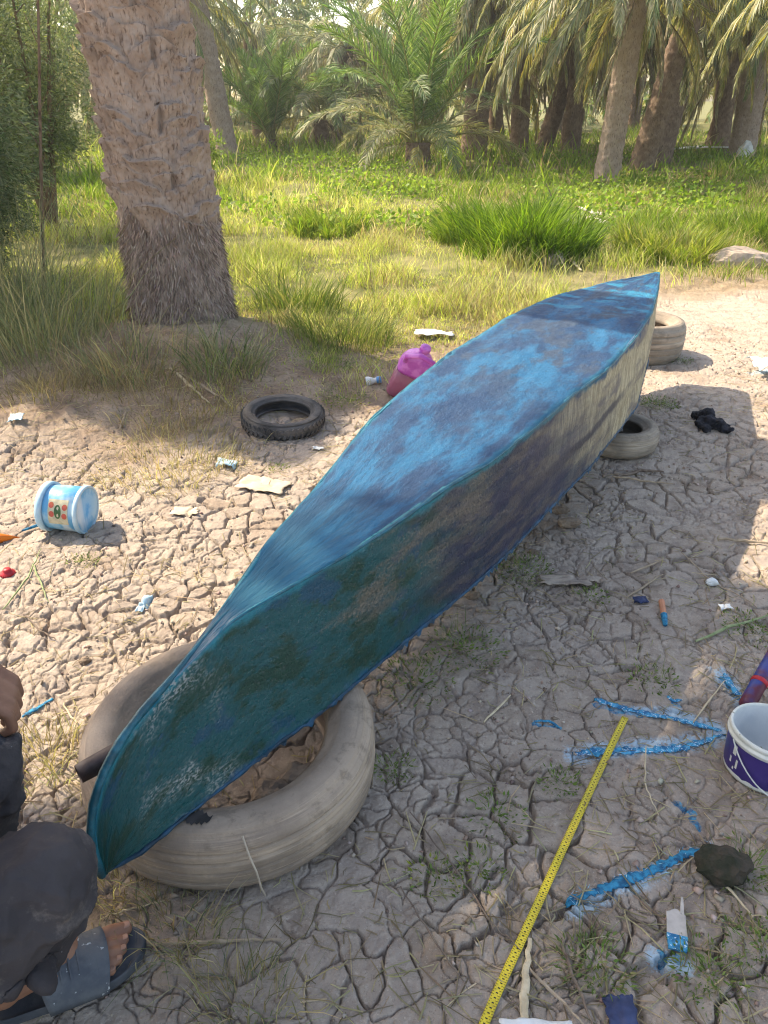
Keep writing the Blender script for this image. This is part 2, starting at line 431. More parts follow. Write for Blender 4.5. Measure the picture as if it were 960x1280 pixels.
def tuft_arrays(cx, cy, r, n, h, wd, cols, spread=.9, lean0=.25, zoff=0.0):
    a = rng.random(n)*6.283; rr = r*np.sqrt(rng.random(n)); x = cx+np.cos(a)*rr; y = cy+np.sin(a)*rr
    z = ground_z(x, y)-.003+zoff
    x = x+rng.normal(0, r*.12, n); y = y+rng.normal(0, r*.12, n)
    H_ = h*(.35+.8*rng.random(n))*(.45+1.15*sstep(.3, .72, fbm(x*4.5/max(r*2, .3), y*4.5/max(r*2, .3), 3, 77))); az = a+rng.normal(0, .9, n)
    return blades(np.stack([x, y, z], 1), H_, wd*(.6+.7*rng.random(n)), np.clip(lean0+spread*(rr/r)*rng.random(n)+.2*rng.random(n), .05, 1.15), az, pal(n, cols), 1.7, rng.random(n)*6.283)
def tuft(name, label, cat, px, r, n, h, wd, cols, group=None, **kw):
    x, y, _ = unproj(*px); V, Q, T, C = tuft_arrays(x, y, r, n, h, wd, cols, **kw)
    loc = (x, y, gz(x, y)); me = new_mesh(name, V-np.array(loc), Q, T, True, C); me.materials.append(M['grass'])
    o = bpy.data.objects.new(name, me); COL.objects.link(o); o.location = loc; return tag(o, label, cat, group)

# tall clumps
tuft('grass_clump', 'thick bright green grass clump in the sunlit field left of the fallen sticks', 'grass clump', (660, 318), .60, 5200, .40, .011, [(.10, .20, .02), (.16, .28, .03), (.24, .36, .05), (.07, .13, .015)], 'tall clumps in the grass field', spread=.8)
tuft('grass_clump', 'green grass clump at the left of the thick bright clump in the field', 'grass clump', (590, 300), .42, 2600, .30, .011, [(.12, .22, .025), (.20, .30, .05), (.26, .33, .07)], 'tall clumps in the grass field')
tuft('grass_clump', 'low yellow green grass clump beyond the trunk side of the field', 'grass clump', (410, 290), .45, 2000, .24, .011, [(.16, .26, .03), (.24, .32, .05), (.3, .34, .09)], 'tall clumps in the grass field')
tuft('grass_clump', 'yellow green grass clump beside the dirt path beyond the boat', 'grass clump', (840, 322), .5, 2600, .26, .010, [(.16, .24, .03), (.28, .33, .06), (.34, .34, .12)], 'tall clumps in the grass field')
tuft('grass_clump', 'green grass clump at the right edge above the dirt path', 'grass clump', (945, 300), .5, 2200, .26, .010, [(.12, .2, .025), (.2, .28, .05)], 'tall clumps in the grass field')
tuft('reed_clump', 'large pale green clump of long arching blades left of the big palm trunk', 'grass clump', (60, 440), .42, 950, .66, .0040, G_GREY+[(.34, .34, .2)], 'tall blades round the palm foot', spread=.8, lean0=.2)
tuft('reed_clump', 'smaller grey green blade clump at the left edge under the bush', 'grass clump', (5, 410), .42, 700, .72, .0045, G_GREY, 'tall blades round the palm foot', spread=.8)
tuft('reed_clump', 'low drooping blades in front of the big palm trunk', 'grass clump', (165, 478), .30, 420, .24, .005, G_GREY+G_DRY, 'tall blades round the palm foot', spread=1.0)
tuft('reed_clump', 'grey green blades between the small tyre and the palm foot', 'grass clump', (285, 478), .22, 420, .22, .005, G_GREY+[(.12, .18, .06)], 'tall blades round the palm foot', spread=1.1)
tuft('reed_clump', 'dark green upright blades just right of the big palm trunk', 'grass clump', (372, 392), .32, 800, .22, .006, [(.10, .16, .04), (.16, .22, .06), (.3, .3, .12)], 'tall blades round the palm foot', spread=.7)
tuft('reed_clump', 'green blades between the trunk mound and the purple jug', 'grass clump', (425, 430), .35, 1200, .20, .0045, [(.12, .19, .05), (.2, .25, .08), (.32, .3, .14)], 'tall blades round the palm foot', spread=.9)
tuft('dry_grass', 'straw coloured dry grass on the soil below the palm foot', 'dry grass', (210, 510), .42, 1200, .09, .0028, [(.34, .27, .18), (.44, .36, .25), (.24, .18, .12)], 'dry grass patches', spread=1.2)
tuft('dry_grass', 'dry brown grass in the left shade above the mud mound', 'dry grass', (70, 500), .42, 1000, .12, .003, [(.30, .23, .16), (.38, .31, .22), (.2, .16, .11)], 'dry grass patches', spread=1.2)
tuft('dry_grass', 'thin dry grass between the pale blue tub and the small tyre', 'dry grass', (215, 575), .36, 1100, .07, .003, G_DRY, 'dry grass patches', spread=1.3)
tuft('dry_grass', 'dry straw tuft under the hand at the left edge', 'dry grass', (55, 945), .10, 230, .10, .0026, G_DRY+[(.45, .42, .25)], 'dry grass patches', spread=1.3)
tuft('dry_grass', 'dry straw tuft in front of the sandal toes', 'dry grass', (225, 1150), .09, 240, .09, .0022, G_DRY+G_GREY, 'dry grass patches', spread=1.3)
tuft('dry_grass', 'grey green straw tuft at the bottom below the big tyre', 'dry grass', (310, 1255), .08, 260, .10, .0022, G_GREY+G_DRY, 'dry grass patches', spread=1.3)
tuft('dry_grass', 'straw at the foot of the boat bow by the tyre', 'dry grass', (150, 1105), .07, 150, .06, .0022, G_DRY, 'dry grass patches', spread=1.4)

def weed(label, px, r, n, h, cols, group='green weeds in the cracked mud'):
    x, y, _ = unproj(*px)
    p1 = tuft_arrays(x, y, r, int(n*.35), h, .0016, cols, 1.3, .5)
    m = int(n*1.3); a = rng.random(m)*6.283; rr = r*1.25*rng.random(m)**.75; X = x+np.cos(a)*rr; Y = y+np.sin(a)*rr
    Z = ground_z(X, Y)+rng.random(m)*h*.35
    D = np.stack([np.cos(a), np.sin(a), .2+.6*rng.random(m)], 1)+rng.normal(0, .4, (m, 3))
    p2 = leaves(np.stack([X, Y, Z], 1), .007+.011*rng.random(m), .0025+.004*rng.random(m), D, pal(m, cols))
    V, Q, T, C = join([p1, p2]); loc = (x, y, gz(x, y))
    me = new_mesh('weed', V-np.array(loc), Q, T, True, C); me.materials.append(M['leaf'])
    o = bpy.data.objects.new('weed', me); COL.objects.link(o); o.location = loc; tag(o, label, 'weed', group)
WG = [(.15, .23, .06), (.19, .27, .08), (.12, .18, .05), (.27, .30, .14)]
for lb, px, r, n, h in (('green weed between the yellow tape and the big tyre, left of a pair', (545, 1095), .05, 110, .035),
        ('green weed right of the weed pair beside the yellow tape', (600, 1085), .045, 110, .035),
        ('small green weed just right of the big tyre', (490, 960), .045, 90, .03),
        ('wide green weed patch in the boat shade beside the hull', (580, 812), .10, 300, .04),
        ('olive weed patch close against the hull, nearest the big tyre', (520, 850), .09, 220, .035),
        ('green weed against the hull near the cardboard scrap', (655, 712), .09, 240, .04),
        ('weed sprig in front of the cardboard scrap', (740, 742), .05, 90, .03),
        ('green weed on the mud left of the small tyre pair', (822, 505), .09, 300, .05),
        ('dark weed sprig up the slope from the purple bucket', (815, 850), .06, 120, .03),
        ('green weed behind the purple bucket near the right edge', (945, 785), .08, 180, .04),
        ('green weed right of the mossy block', (935, 1085), .06, 150, .045),
        ('green weed at the lower right corner', (885, 1215), .06, 200, .05),
        ('bigger green weed at the right edge below the mossy block', (955, 1180), .06, 180, .05),
        ('fine dark weed at the lower middle beside the bare twigs', (745, 1205), .06, 190, .05),
        ('low weed under the end of the blue strip near the tape', (620, 1020), .06, 120, .025),
        ('tiny weed near the lone pebble under the tape end', (700, 975), .04, 80, .025),
        ('yellow green weed in the sunny gap beside the white scrap', (345, 585), .05, 60, .02),
        ('tiny weed below the pale blue tub', (108, 707), .05, 70, .02),
        ('leafy green weed behind the small tyre', (405, 462), .16, 500, .12),
        ('leafy yellow green weed right of the small tyre', (430, 500), .12, 260, .08),
        ('weed on the mud by the far tyre', (850, 455), .06, 90, .04)):
    weed(lb, px, r, n, h, WG if 'yellow' not in lb else WG+[(.3, .34, .06)])

# ------------------------------------------------------------ palms
def frond_arrays(L=3.0, elev=60, bend=110, nl=70, ll=.55, lw=.03, sweep=45, vee=25, hang=.2, cols=None, rach=.02, dead=False, mask=None):
    """a pinnate frond in its own frame, +X outwards, drooping under its own weight"""
    K = 26; t = np.linspace(0, 1, K); th = R(elev)-R(bend)*t**1.35
    ds = L/(K-1); px = np.concatenate([[0], np.cumsum(np.cos(th[:-1])*ds)]); pz = np.concatenate([[0], np.cumsum(np.sin(th[:-1])*ds)])
    side = np.cumsum(rng.normal(0, .012, K))*L*.15
    # rachis strip, three-sided
    V = []; Q = []
    rr = rach*(1-.85*t)+.002
    for i in range(K):
        n_ = (-math.sin(th[i]), math.cos(th[i]))
        V += [(px[i]-n_[0]*rr[i]*.5, side[i]-rr[i], pz[i]-n_[1]*rr[i]*.5), (px[i]+n_[0]*rr[i], side[i], pz[i]+n_[1]*rr[i]), (px[i]-n_[0]*rr[i]*.5, side[i]+rr[i], pz[i]-n_[1]*rr[i]*.5)]
    for i in range(K-1):
        for k in range(3):
            k2 = (k+1) % 3; Q.append((i*3+k, i*3+k2, (i+1)*3+k2, (i+1)*3+k))
    V = np.array(V); Q = np.array(Q)
    rc = np.tile(np.array([(.34, .33, .14)] if not dead else [(.28, .20, .12)]), (len(V), 1))
    n = nl*2; tt = .14+.86*(np.repeat(np.arange(nl), 2)+rng.random(n)*.8)/nl; sd = np.tile([-1, 1], nl)
    X = np.interp(tt, t, px); Z = np.interp(tt, t, pz); Yc = np.interp(tt, t, side); TH = np.interp(tt, t, th)
    T = np.stack([np.cos(TH), 0*TH, np.sin(TH)], 1); N = np.stack([-np.sin(TH), 0*TH, np.cos(TH)], 1); S = np.stack([0*TH, sd, 0*TH], 1)
    sw = R(sweep)*(.75+.5*tt)+rng.normal(0, .10, n); ve = R(vee)+rng.normal(0, .22, n)
    D = T*np.sin(sw)[:, None]+(S*np.cos(ve)[:, None]+N*np.sin(ve)[:, None])*np.cos(sw)[:, None]
    g = np.array([0, 0, -1.0]); D0 = D.copy()
    Lf = ll*(np.sin(np.pi*np.clip(.12+.86*tt, 0, 1))**.55)*(.85+.3*rng.random(n))
    if dead: Lf *= .55+.45*rng.random(n)
    P0 = np.stack([X, Yc, Z], 1)
    D1 = D0+g*hang*.6; D1 /= np.linalg.norm(D1, axis=1)[:, None]
    D2 = D0+g*hang*1.8; D2 /= np.linalg.norm(D2, axis=1)[:, None]
    Pm = P0+D1*(Lf*.5)[:, None]; Pt = Pm+D2*(Lf*.5)[:, None]
    Wv = np.cross(D0, N+rng.normal(0, .5, (n, 3))); Wv /= np.linalg.norm(Wv, axis=1)[:, None]+1e-9; Wv *= (lw*(.8+.4*rng.random(n)))[:, None]/2
    LV = np.stack([P0-Wv*.7, P0+Wv*.7, Pm-Wv, Pm+Wv, Pt], 1).reshape(-1, 3)
    b = (np.arange(n)*5)[:, None]
    q = b+np.array([0, 1, 3, 2]); t3 = b+np.array([2, 3, 4])
    C = pal(n, cols or [(.10, .16, .05)], .16)
    return join([(V, Q, np.zeros((0, 3), int), rc), (LV, q, t3, np.repeat(C[:, None, :], 5, 1).reshape(-1, 3))])
def fr_mesh(**kw):
    V, Q, T, C = frond_arrays(**kw); me = new_mesh('frond', V, Q, T, False, C); me.materials.append(M['frond']); return me
GRN = [(.11, .17, .08), (.15, .21, .09), (.18, .24, .12), (.21, .26, .15)]
BRI = [(.15, .26, .075), (.20, .32, .10), (.26, .37, .13), (.13, .22, .07)]
DUL = [(.32, .33, .21), (.40, .39, .25), (.46, .42, .27), (.25, .27, .17)]
YEL = [(.48, .38, .08), (.38, .34, .10), (.30, .30, .11), (.42, .34, .17)]
DED = [(.42, .35, .26), (.34, .28, .21), (.50, .43, .33), (.26, .21, .16)]
F = {}
F['up'] = [fr_mesh(L=3.2, elev=e, bend=b, nl=105, ll=.50, lw=.020, cols=BRI, vee=30, hang=.15) for e, b in ((84, 38), (76, 60), (68, 70))]
F['arch'] = [fr_mesh(L=3.1, elev=e, bend=b, nl=105, ll=.48, lw=.019, cols=c, hang=.3) for e, b, c in ((62, 105, BRI), (48, 100, GRN), (35, 92, DUL))]
F['top'] = [fr_mesh(L=3.6, elev=e, bend=b, nl=95, ll=.5, lw=.024, cols=c, hang=.5) for e, b, c in ((70, 110, GRN), (45, 115, GRN), (30, 110, DUL), (18, 100, DUL))]
F['droop'] = [fr_mesh(L=3.7, elev=e, bend=b, nl=105, ll=.5, lw=.024, cols=c, hang=1.1, sweep=50) for e, b, c in ((10, 98, DUL), (0, 88, DUL+YEL[2:]), (15, 110, GRN+DUL), (5, 90, DUL+YEL))]
F['dead'] = [fr_mesh(L=3.3, elev=e, bend=b, nl=85, ll=.42, lw=.022, cols=DED, hang=1.6, sweep=58, dead=True) for e, b in ((-20, 68), (-35, 54), (-5, 84))]
F['yellow'] = [fr_mesh(L=4.3, elev=e, bend=b, nl=125, ll=.58, lw=.022, cols=YEL+DUL, hang=.9, sweep=48) for e, b in ((30, 100), (15, 92))]
F['young'] = [fr_mesh(L=1.9, elev=e, bend=b, nl=75, ll=.36, lw=.016, cols=BRI, vee=30, hang=.1) for e, b in ((80, 45), (65, 60))]

def barkmat(name, c1, c2, c3):
    s = NB(name); P = s.stretch((1, 1, .22))
    c = s.mix(s.ramp(s.noise(9, 5), .35, .65), c1, c2)
    c = s.mix(s.ramp(s.noise(60, 4, .6, P), .5, .72), c, c3)
    n = s.bump(s.noise(85, 6, .65, P), .7, .012); n = s.bump(s.noise(22, 5), .4, .02, n)
    return s.done(c, .95, n, .1)
M['bark'] = barkmat('palm_bark', (.33, .25, .205), (.41, .32, .265), (.16, .11, .085))
M['bark_dark'] = barkmat('palm_bark_weathered', (.16, .11, .08), (.24, .175, .13), (.07, .048, .038))
M['bark_root'] = barkmat('palm_root_fibre', (.27, .20, .165), (.34, .26, .215), (.13, .09, .075))

def trunk_mesh(H_, r0, r1, lean=(0, 0), nth=40, nz=120, rows=.13, across=7, amp=.035, flare=.25, root_h=0.0, curve=0.0, seed=0, focus=0.0):
    th = np.linspace(0, 2*np.pi, nth, endpoint=False); z = np.linspace(-.15, H_, nz)
    if focus: z = np.concatenate([np.linspace(-.15, focus, int(nz*.86), endpoint=False), np.linspace(focus, H_, nz-int(nz*.86))])
    TH, Z = np.meshgrid(th, z)
    t = np.clip(Z/H_, 0, 1)
    rad = r0+(r1-r0)*t+flare*r0*np.exp(-np.clip(Z, 0, 9)/.25)*.6
    wob = 1.1*(fbm(np.cos(TH)*2.2+5, Z*3+np.sin(TH)*2.2, 3, seed+3)-.5)
    scale = np.full(TH.shape, -1.0); slit = np.zeros(TH.shape)
    for lat in (0, 1):
        rowf = Z/rows+.5*lat+wob+.12*np.sin(TH*2+seed); ri = np.floor(rowf); v = rowf-ri
        uu = TH/(2*np.pi)*across+.5*lat+.25*(ri % 2); ui = np.floor(uu); u = uu-ui; h = hash2(ui % across, ri, seed+7+lat)
        top = 1-.35*np.abs(2*u-1)**2.2-.12*(h-.5)
        sc_ = np.where(v < top, (np.clip(v/top, 0, 1)**1.5), np.exp(-(v-top)/.05))*(1-np.abs(2*u-1)**4)*(.25+.95*h)
        scale = np.maximum(scale, sc_)
        slit = np.maximum(slit, np.exp(-((u-.5+.3*(h-.5))/.035)**2)*(h > .66)*sstep(.2, .6, v)*(v < top))
    f = fbm(np.cos(TH)*6+20, Z*7+np.sin(TH)*6, 4, seed+11)-.5
    slit = np.exp(-((u-.5+.2*(h-.5))/.045)**2)*(h > .62)*sstep(.1, .4, v)
    d = amp*scale+amp*.9*f+amp*.35*(fbm(TH*14, Z*30, 3, seed+14)-.5)-slit*amp*.75
    if root_h > 0:
        k = sstep(root_h+.05, root_h-.08, Z+.35*(fbm(np.cos(TH)*2+9, np.sin(TH)*2, 3, seed+30)-.5))
        fib = (fbm(TH*rad*60, Z*9, 3, seed+50)-.5)*.04+.012*sstep(root_h, root_h-.3, Z)+(fbm(np.cos(TH)*3, Z*4+np.sin(TH)*3, 3, seed+52)-.5)*.06
        d = d*(1-k)+fib*k
    rad = rad+d
    cx = lean[0]*t+curve*np.sin(np.pi*t)*.5; cy = lean[1]*t
    X = cx+rad*np.cos(TH); Y = cy+rad*np.sin(TH)
    i = np.arange(nz*nth).reshape(nz, nth); j = np.roll(i, -1, 1)
    q = np.stack([i[:-1], j[:-1], j[1:], i[1:]], -1).reshape(-1, 4)
    return new_mesh('trunk', np.stack([X, Y, Z], -1).reshape(-1, 3), q, None, True)

def palm(label, x, y, H_, r, crown, lean=(0, 0), curve=0, bark='bark_dark', group='date palms of the grove', res=(36, 110), name='date_palm', spin=None, rows=.14, across=6, seed=1):
    z0 = gz(x, y)-.02
    t = thing(name, label, 'palm tree', (x, y, z0), (0, 0, 0), group)
    if H_ > .05:
        me = trunk_mesh(H_, r, r*.9, lean, res[0], res[1], rows, across, .035, .2, 0, curve, seed)
        obj('trunk', me, M[bark], t, world=False)
    cx, cy = lean
    for kind, n, tilt, sc in crown:
        for i in range(n):
            me = random.choice(F[kind]); o = bpy.data.objects.new('frond', me); COL.objects.link(o); o.parent = t
            az = 2*math.pi*(i+random.random()*.8)/n + (spin or 0)
            o.location = (cx+math.cos(az)*r*.6, cy+math.sin(az)*r*.6, H_-random.random()*.35*(1 if H_ > 1 else .2))
            o.rotation_euler = (random.uniform(-.35, .35), R(random.uniform(-tilt, tilt)), az)
            s = sc*random.uniform(.85, 1.12); o.scale = (s, s, s)
    return t

# the big palm on the left
TX, TY = -1.35, 5.22
tz = gz(TX, TY)-.05
bigp = thing('date_palm', 'big date palm trunk with scaly bark and fibrous foot at the left front', 'palm tree', (TX, TY, tz))
me = trunk_mesh(9.5, .290, .275, (-.42, .1), 320, 1200, .155, 6, .058, .16, .66, 0, 5, focus=2.5)
obj('trunk', me, M['bark'], bigp, world=False)
def root_fibres():
    n = 13000; th = rng.random(n)*6.283; z = .02+(.50+.28*vnoise(th*2.2, th*0+3))*rng.random(n)**1.05
    rad = .290+.018*(1-z/.8)+.16*.290*np.exp(-z/.25)*.6+rng.normal(0, .010, n)
    P = np.stack([rad*np.cos(th)-.04*z, rad*np.sin(th), z], 1)
    D = np.stack([np.cos(th)*.55, np.sin(th)*.55, -1+0*th], 1)+rng.normal(0, .28, (n, 3))
    v = leaves(P, .03+.045*rng.random(n), .003+.004*rng.random(n), D, pal(n, [(.34, .26, .215), (.43, .335, .28), (.20, .145, .12)]))
    return new_mesh('root_fibres', v[0], v[1], None, False, v[3])
s_ = NB('root_fibre'); M['fibre'] = s_.done(s_.attr('tint', 'Color'), .95, None, .1)
obj('root_fibres', root_fibres(), M['fibre'], bigp, world=False)
for i in range(34):
    kd = random.choice(['top', 'top', 'droop']); o = bpy.data.objects.new('frond', random.choice(F[kd])); COL.objects.link(o); o.parent = bigp
    az = i*2.399; o.location = (-.42+.2*math.cos(az), .1+.2*math.sin(az), 9.4); o.rotation_euler = (random.uniform(-.3, .3), R(random.uniform(-30, 10)), az)
    o.scale = (.95,)*3

# background palms, placed at the distance their feet give
def at(u, v): x, y, _ = unproj(u, v); return x, y
x, y = at(286, 195); palm('thin palm trunk right behind the big trunk at the left', x, y, 5.2, .27, [('top', 12, 15, 1), ('droop', 6, 12, .7)], (-.75, .3), bark='bark', res=(40, 160), seed=3)
x, y = at(340, 188); palm('young bushy palm with upright bright fronds right of the thin trunk', x, y, .35, .15, [('up', 16, 16, .92), ('young', 10, 20, 1.2)], name='young_palm')
x, y = at(522, 212); palm('large young palm with a wide fountain of fronds at the top middle', x, y, .55, .27, [('up', 14, 14, 1.10), ('arch', 15, 18, .92), ('droop', 3, 10, .6)], name='young_palm', seed=8)
x, y = at(405, 185); palm('grey palm with low arching fronds left of the wide young palm', x, y, .8, .3, [('arch', 20, 15, 1.15), ('dead', 8, 10, .7), ('droop', 8, 10, .8)], name='young_palm', seed=9)
x, y = at(592, 202); palm('dark stumpy trunk just right of the wide young palm', x, y, 3.6, .30, [('top', 14, 15, 1), ('droop', 22, 12, .9), ('dead', 14, 10, .8)], (.1, .4), seed=12)
x, y = at(648, 199); palm('straight dark trunk at the left of the leaning trunk', x, y, 3.7, .22, [('top', 12, 15, 1), ('droop', 30, 14, 1.0), ('dead', 16, 10, .9)], (-.1, .2), seed=13)
x, y = at(676, 196); palm('thin trunk leaning to the right in the middle of the grove', x, y, 3.9, .22, [('top', 12, 15, 1), ('droop', 20, 12, .95), ('dead', 16, 10, .9)], (1.5, .2), curve=-.3, seed=14)
x, y = at(712, 198); palm('straight reddish trunk right of the leaning trunk', x, y, 3.8, .22, [('top', 12, 15, 1), ('droop', 20, 12, .95), ('dead', 18, 10, .9)], (.05, .2), seed=15)
x, y = at(757, 226); palm('short pale palm trunk standing nearest in the grove under hanging fronds', x, y, 3.4, .22, [('top', 14, 15, .9), ('droop', 30, 14, .9), ('dead', 8, 10, .7), ('yellow', 3, 8, .6)], (.12, -.1), bark='bark', seed=16)
x, y = at(822, 206); palm('thick dark trunk leaning right, right one of the joined pair', x, y, 5.2, .27, [('top', 12, 15, 1), ('droop', 14, 12, .9), ('dead', 7, 10, .9)], (1.0, .2), curve=-.25, seed=17)
x, y = at(800, 214); palm('thick trunk draped with dry fronds, left one of the joined pair', x, y, 4.6, .24, [('top', 12, 15, 1), ('droop', 6, 12, .9), ('dead', 12, 10, .9)], (1.1, .1), curve=-.2, seed=18)
x, y = at(925, 202); palm('grey trunk wrapped in hanging dead fronds near the right edge', x, y, 3.4, .3, [('top', 12, 15, 1), ('droop', 22, 12, .8), ('dead', 20, 10, .95)], (-.1, .0), bark='bark', seed=19)
x, y = 7.6, 11.8; palm('palm at the right with long yellow fronds reaching into view', x, y, 3.1, .3, [('yellow', 30, 14, .85), ('top', 12, 15, 1), ('dead', 8, 8, .8)], (-.2, 0), seed=20)
# further rows, feet hidden by fronds
ORD = ['first', 'second', 'third', 'fourth', 'fifth', 'sixth', 'seventh', 'eighth', 'ninth', 'tenth', 'eleventh', 'twelfth', 'thirteenth', 'fourteenth', 'fifteenth', 'sixteenth', 'seventeenth', 'eighteenth', 'nineteenth', 'twentieth']
def farlab(i, x, y):
    row = [q for q in spots if (q[1] < 34) == (y < 34)]; k = sorted(row).index((x, y))
    return f"shaded palm of the {'nearer' if y < 34 else 'farthest'} back rows, {ORD[k]} from the left"
spots = [(-9, 29), (-6.6, 27.5), (-4.2, 31), (-1.6, 28.5), (.6, 29.5), (2.4, 27), (4.2, 30.5), (6.3, 27.5), (8.4, 30), (10.5, 26), (12.6, 29), (14.5, 25),
         (-11, 36), (-7.8, 37), (-4.8, 38), (-1.8, 36.5), (1.4, 37.5), (4.6, 38), (7.8, 36.5), (11, 37), (14.2, 36), (17, 33), (-12.5, 27), (-14.5, 32), (9, 23.5), (-6.2, 22.5)]
for i, (x, y) in enumerate(spots):
    palm(farlab(i, x, y), x+random.uniform(-.5, .5), y, random.uniform(2.6, 4.2), .25,
         [('top', 8, 15, 1.05), ('droop', 14, 12, 1.0), ('dead', 12, 12, .95)], (random.uniform(-.5, .5), 0), res=(16, 50), group='palms of the far rows', seed=30+i)
def far_grove():
    parts = []
    for i in range(170):
        x = random.uniform(-46, 50); y = random.uniform(40, 62); h = random.choice((.3, 1.0, 1.8, 3, 4.5, 6.5))
        for k in range(9):
            a = frond_arrays(L=4.2, elev=random.uniform(0, 70), bend=100, nl=26, ll=.8, lw=.11, cols=BRI+DUL+YEL[2:], hang=.8)
            az = random.random()*6.283; c, s_ = math.cos(az), math.sin(az)
            V = a[0]; V = np.stack([V[:, 0]*c-V[:, 1]*s_+x, V[:, 0]*s_+V[:, 1]*c+y, V[:, 2]+h], 1)
            parts.append((V, a[1], a[2], a[3]))
    V, Q, T, C = join(parts)
    o = obj('distant_palm_grove', new_mesh('distant_palm_grove', V, Q, T, False, C), M['frond'])
    tag(o, 'dense far palm foliage closing off the view behind the grove', 'palm grove', kind='stuff')
far_grove()

# ------------------------------------------------------------ shrubs on the left
def shrub(label, x, y, H_, rad, n, cols, leafl=.05, stems=7, name='shrub', dens_low=0.0, lw=.012, wisp=True, cat='shrub', squash=1.0):
    z0 = gz(x, y); t = thing(name, label, cat, (x, y, z0))
    mb = MB(); tips = []
    for i in range(stems):
        a = 6.283*i/stems+random.random(); rr = rad*random.uniform(.3, .85); hh = H_*random.uniform(.6, 1.0)
        P = [Vector((0, 0, -.02)), Vector((math.cos(a)*rr*.25, math.sin(a)*rr*.25, hh*.35)), Vector((math.cos(a)*rr*.6, math.sin(a)*rr*.6, hh*.7)), Vector((math.cos(a)*rr, math.sin(a)*rr, hh))]
        mb.tube(P, [.035, .025, .014, .005], 6)
        for b in range(7):
            f = random.uniform(.25, 1); k = min(int(f*3), 2); p = P[k].lerp(P[k+1], f*3-k)
            q = p+Vector((random.uniform(-1, 1), random.uniform(-1, 1), random.uniform(-.1, .9)))*rad*.4
            mb.tube([p, (p+q)/2+Vector((0, 0, .04)), q], [.009, .006, .002], 4, False); tips += [p, q, (p+q)/2]
        tips += P[1:]
    obj('stem', mb, M['bark_dark'], t, world=False)
    tp = np.array([tuple(p) for p in tips]); c = tp[rng.integers(0, len(tp), n)]
    m = n//26+1; sub = rng.integers(0, m, n); off = rng.normal(0, rad*.15, (m, 3)); base = tp[rng.integers(0, len(tp), m)]
    P = base[sub]+off[sub]+rng.normal(0, rad*.055, (n, 3)); P[:, 2] = np.abs(P[:, 2]*squash)
    D = rng.normal(size=(n, 3))*.7+off[sub]/(rad*.15); D[:, 2] -= .3 if wisp else -.2
    v = leaves(P, leafl*(.6+.8*rng.random(n)), lw*(.7+.6*rng.random(n)), D, pal(n, cols))
    obj('foliage', new_mesh('foliage', v[0], v[1], None, False, v[3]), M['leaf'], t, world=False)
    return t
SG = [(.17, .21, .13), (.23, .27, .18), (.13, .17, .10), (.32, .35, .24)]
shrub('grey green feathery bush at the upper left edge beside the big palm', -4.15, 7.3, 3.2, 1.25, 46000, SG, .065, 11, lw=.014)
shrub('bushy grey green shrub at the left edge in front of the feathery bush', -3.45, 6.9, 1.9, .8, 30000, SG, .055, 11)
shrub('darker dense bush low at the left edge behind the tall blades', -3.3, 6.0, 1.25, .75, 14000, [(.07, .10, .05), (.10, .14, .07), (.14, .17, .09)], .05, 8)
shrub('pale olive bush between the left bush and the big palm trunk', -3.9, 9.6, 3.4, 1.1, 34000, SG+[(.28, .32, .14)], .06, 8)
shrub('leafy bush with yellow green leaves behind the left edge bushes', -6.4, 11.5, 3.6, 1.7, 26000, [(.16, .22, .06), (.24, .30, .08), (.12, .17, .06)], .08, 9, lw=.02)
shrub('tall blue green bush far behind the big palm trunk', -7.6, 17, 4.2, 2.0, 26000, [(.12, .18, .12), (.16, .23, .15)], .11, 9, lw=.03)
shrub('small round green bush at the left side of the far field', -3.3, 14.5, .8, .5, 5000, [(.2, .3, .06), (.3, .36, .1)], .07, 6, lw=.02)
shrub('added dense bush outside the left edge, placed to shade the tall blades', -4.55, 5.55, 2.7, 1.15, 26000, SG, .06, 9, lw=.02)  # unseen bush, put in for its shade on the blades
mb = MB(); mb.tube([(-2.75, 6.3, gz(-2.75, 6.3)), (-2.58, 6.33, 1.0), (-2.45, 6.35, 1.7), (-2.3, 6.4, 2.6)], [.014, .012, .010, .006], 7)
for k in range(7): z = .9+k*.22; mb.tube([(-2.60+.04*k, 6.335, z), (-2.60+.04*k+random.uniform(-.2, .2), 6.3, z+.18)], [.004, .002], 4)
tag(obj('sapling', mb, M['bark_dark']), 'thin bare reddish sapling stem standing in front of the left bushes', 'sapling')

# ------------------------------------------------------------ palms added outside the frame, leaflets cut to shape the shade
def inpoly(x, y, poly):
    r = np.zeros(x.shape, bool); n = len(poly)
    for i in range(n):
        x0, y0 = poly[i]; x1, y1 = poly[(i+1) % n]
        c = ((y0 > y) != (y1 > y)) & (x < (x1-x0)*(y-y0)/(y1-y0+1e-12)+x0); r ^= c
    return r
SUNNY = [ppl([(-40, 560), (330, 600), (390, 640), (300, 790), (230, 880), (130, 985), (60, 985), (-60, 985)]),  # areas kept sunlit: leaflets that would shadow them are left out
         ppl([(903, 590), (1010, 570), (1010, 730), (903, 715)]),
         ppl([(540, 1310), (580, 1195), (635, 1165), (672, 1200), (640, 1310)]),
         ppl([(930, 440), (1200, 430), (1200, 585), (940, 585)]),
         [(a+.48, b-.32) for a, b in ((-.36, 1.2), (-.28, 1.45), (-.18, 1.78), (-.05, 2.25), (.25, 2.9), (.6, 3.5), (.93, 3.0), (.59, 2.45), (.23, 1.92), (-.08, 1.50), (-.30, 1.20))]]
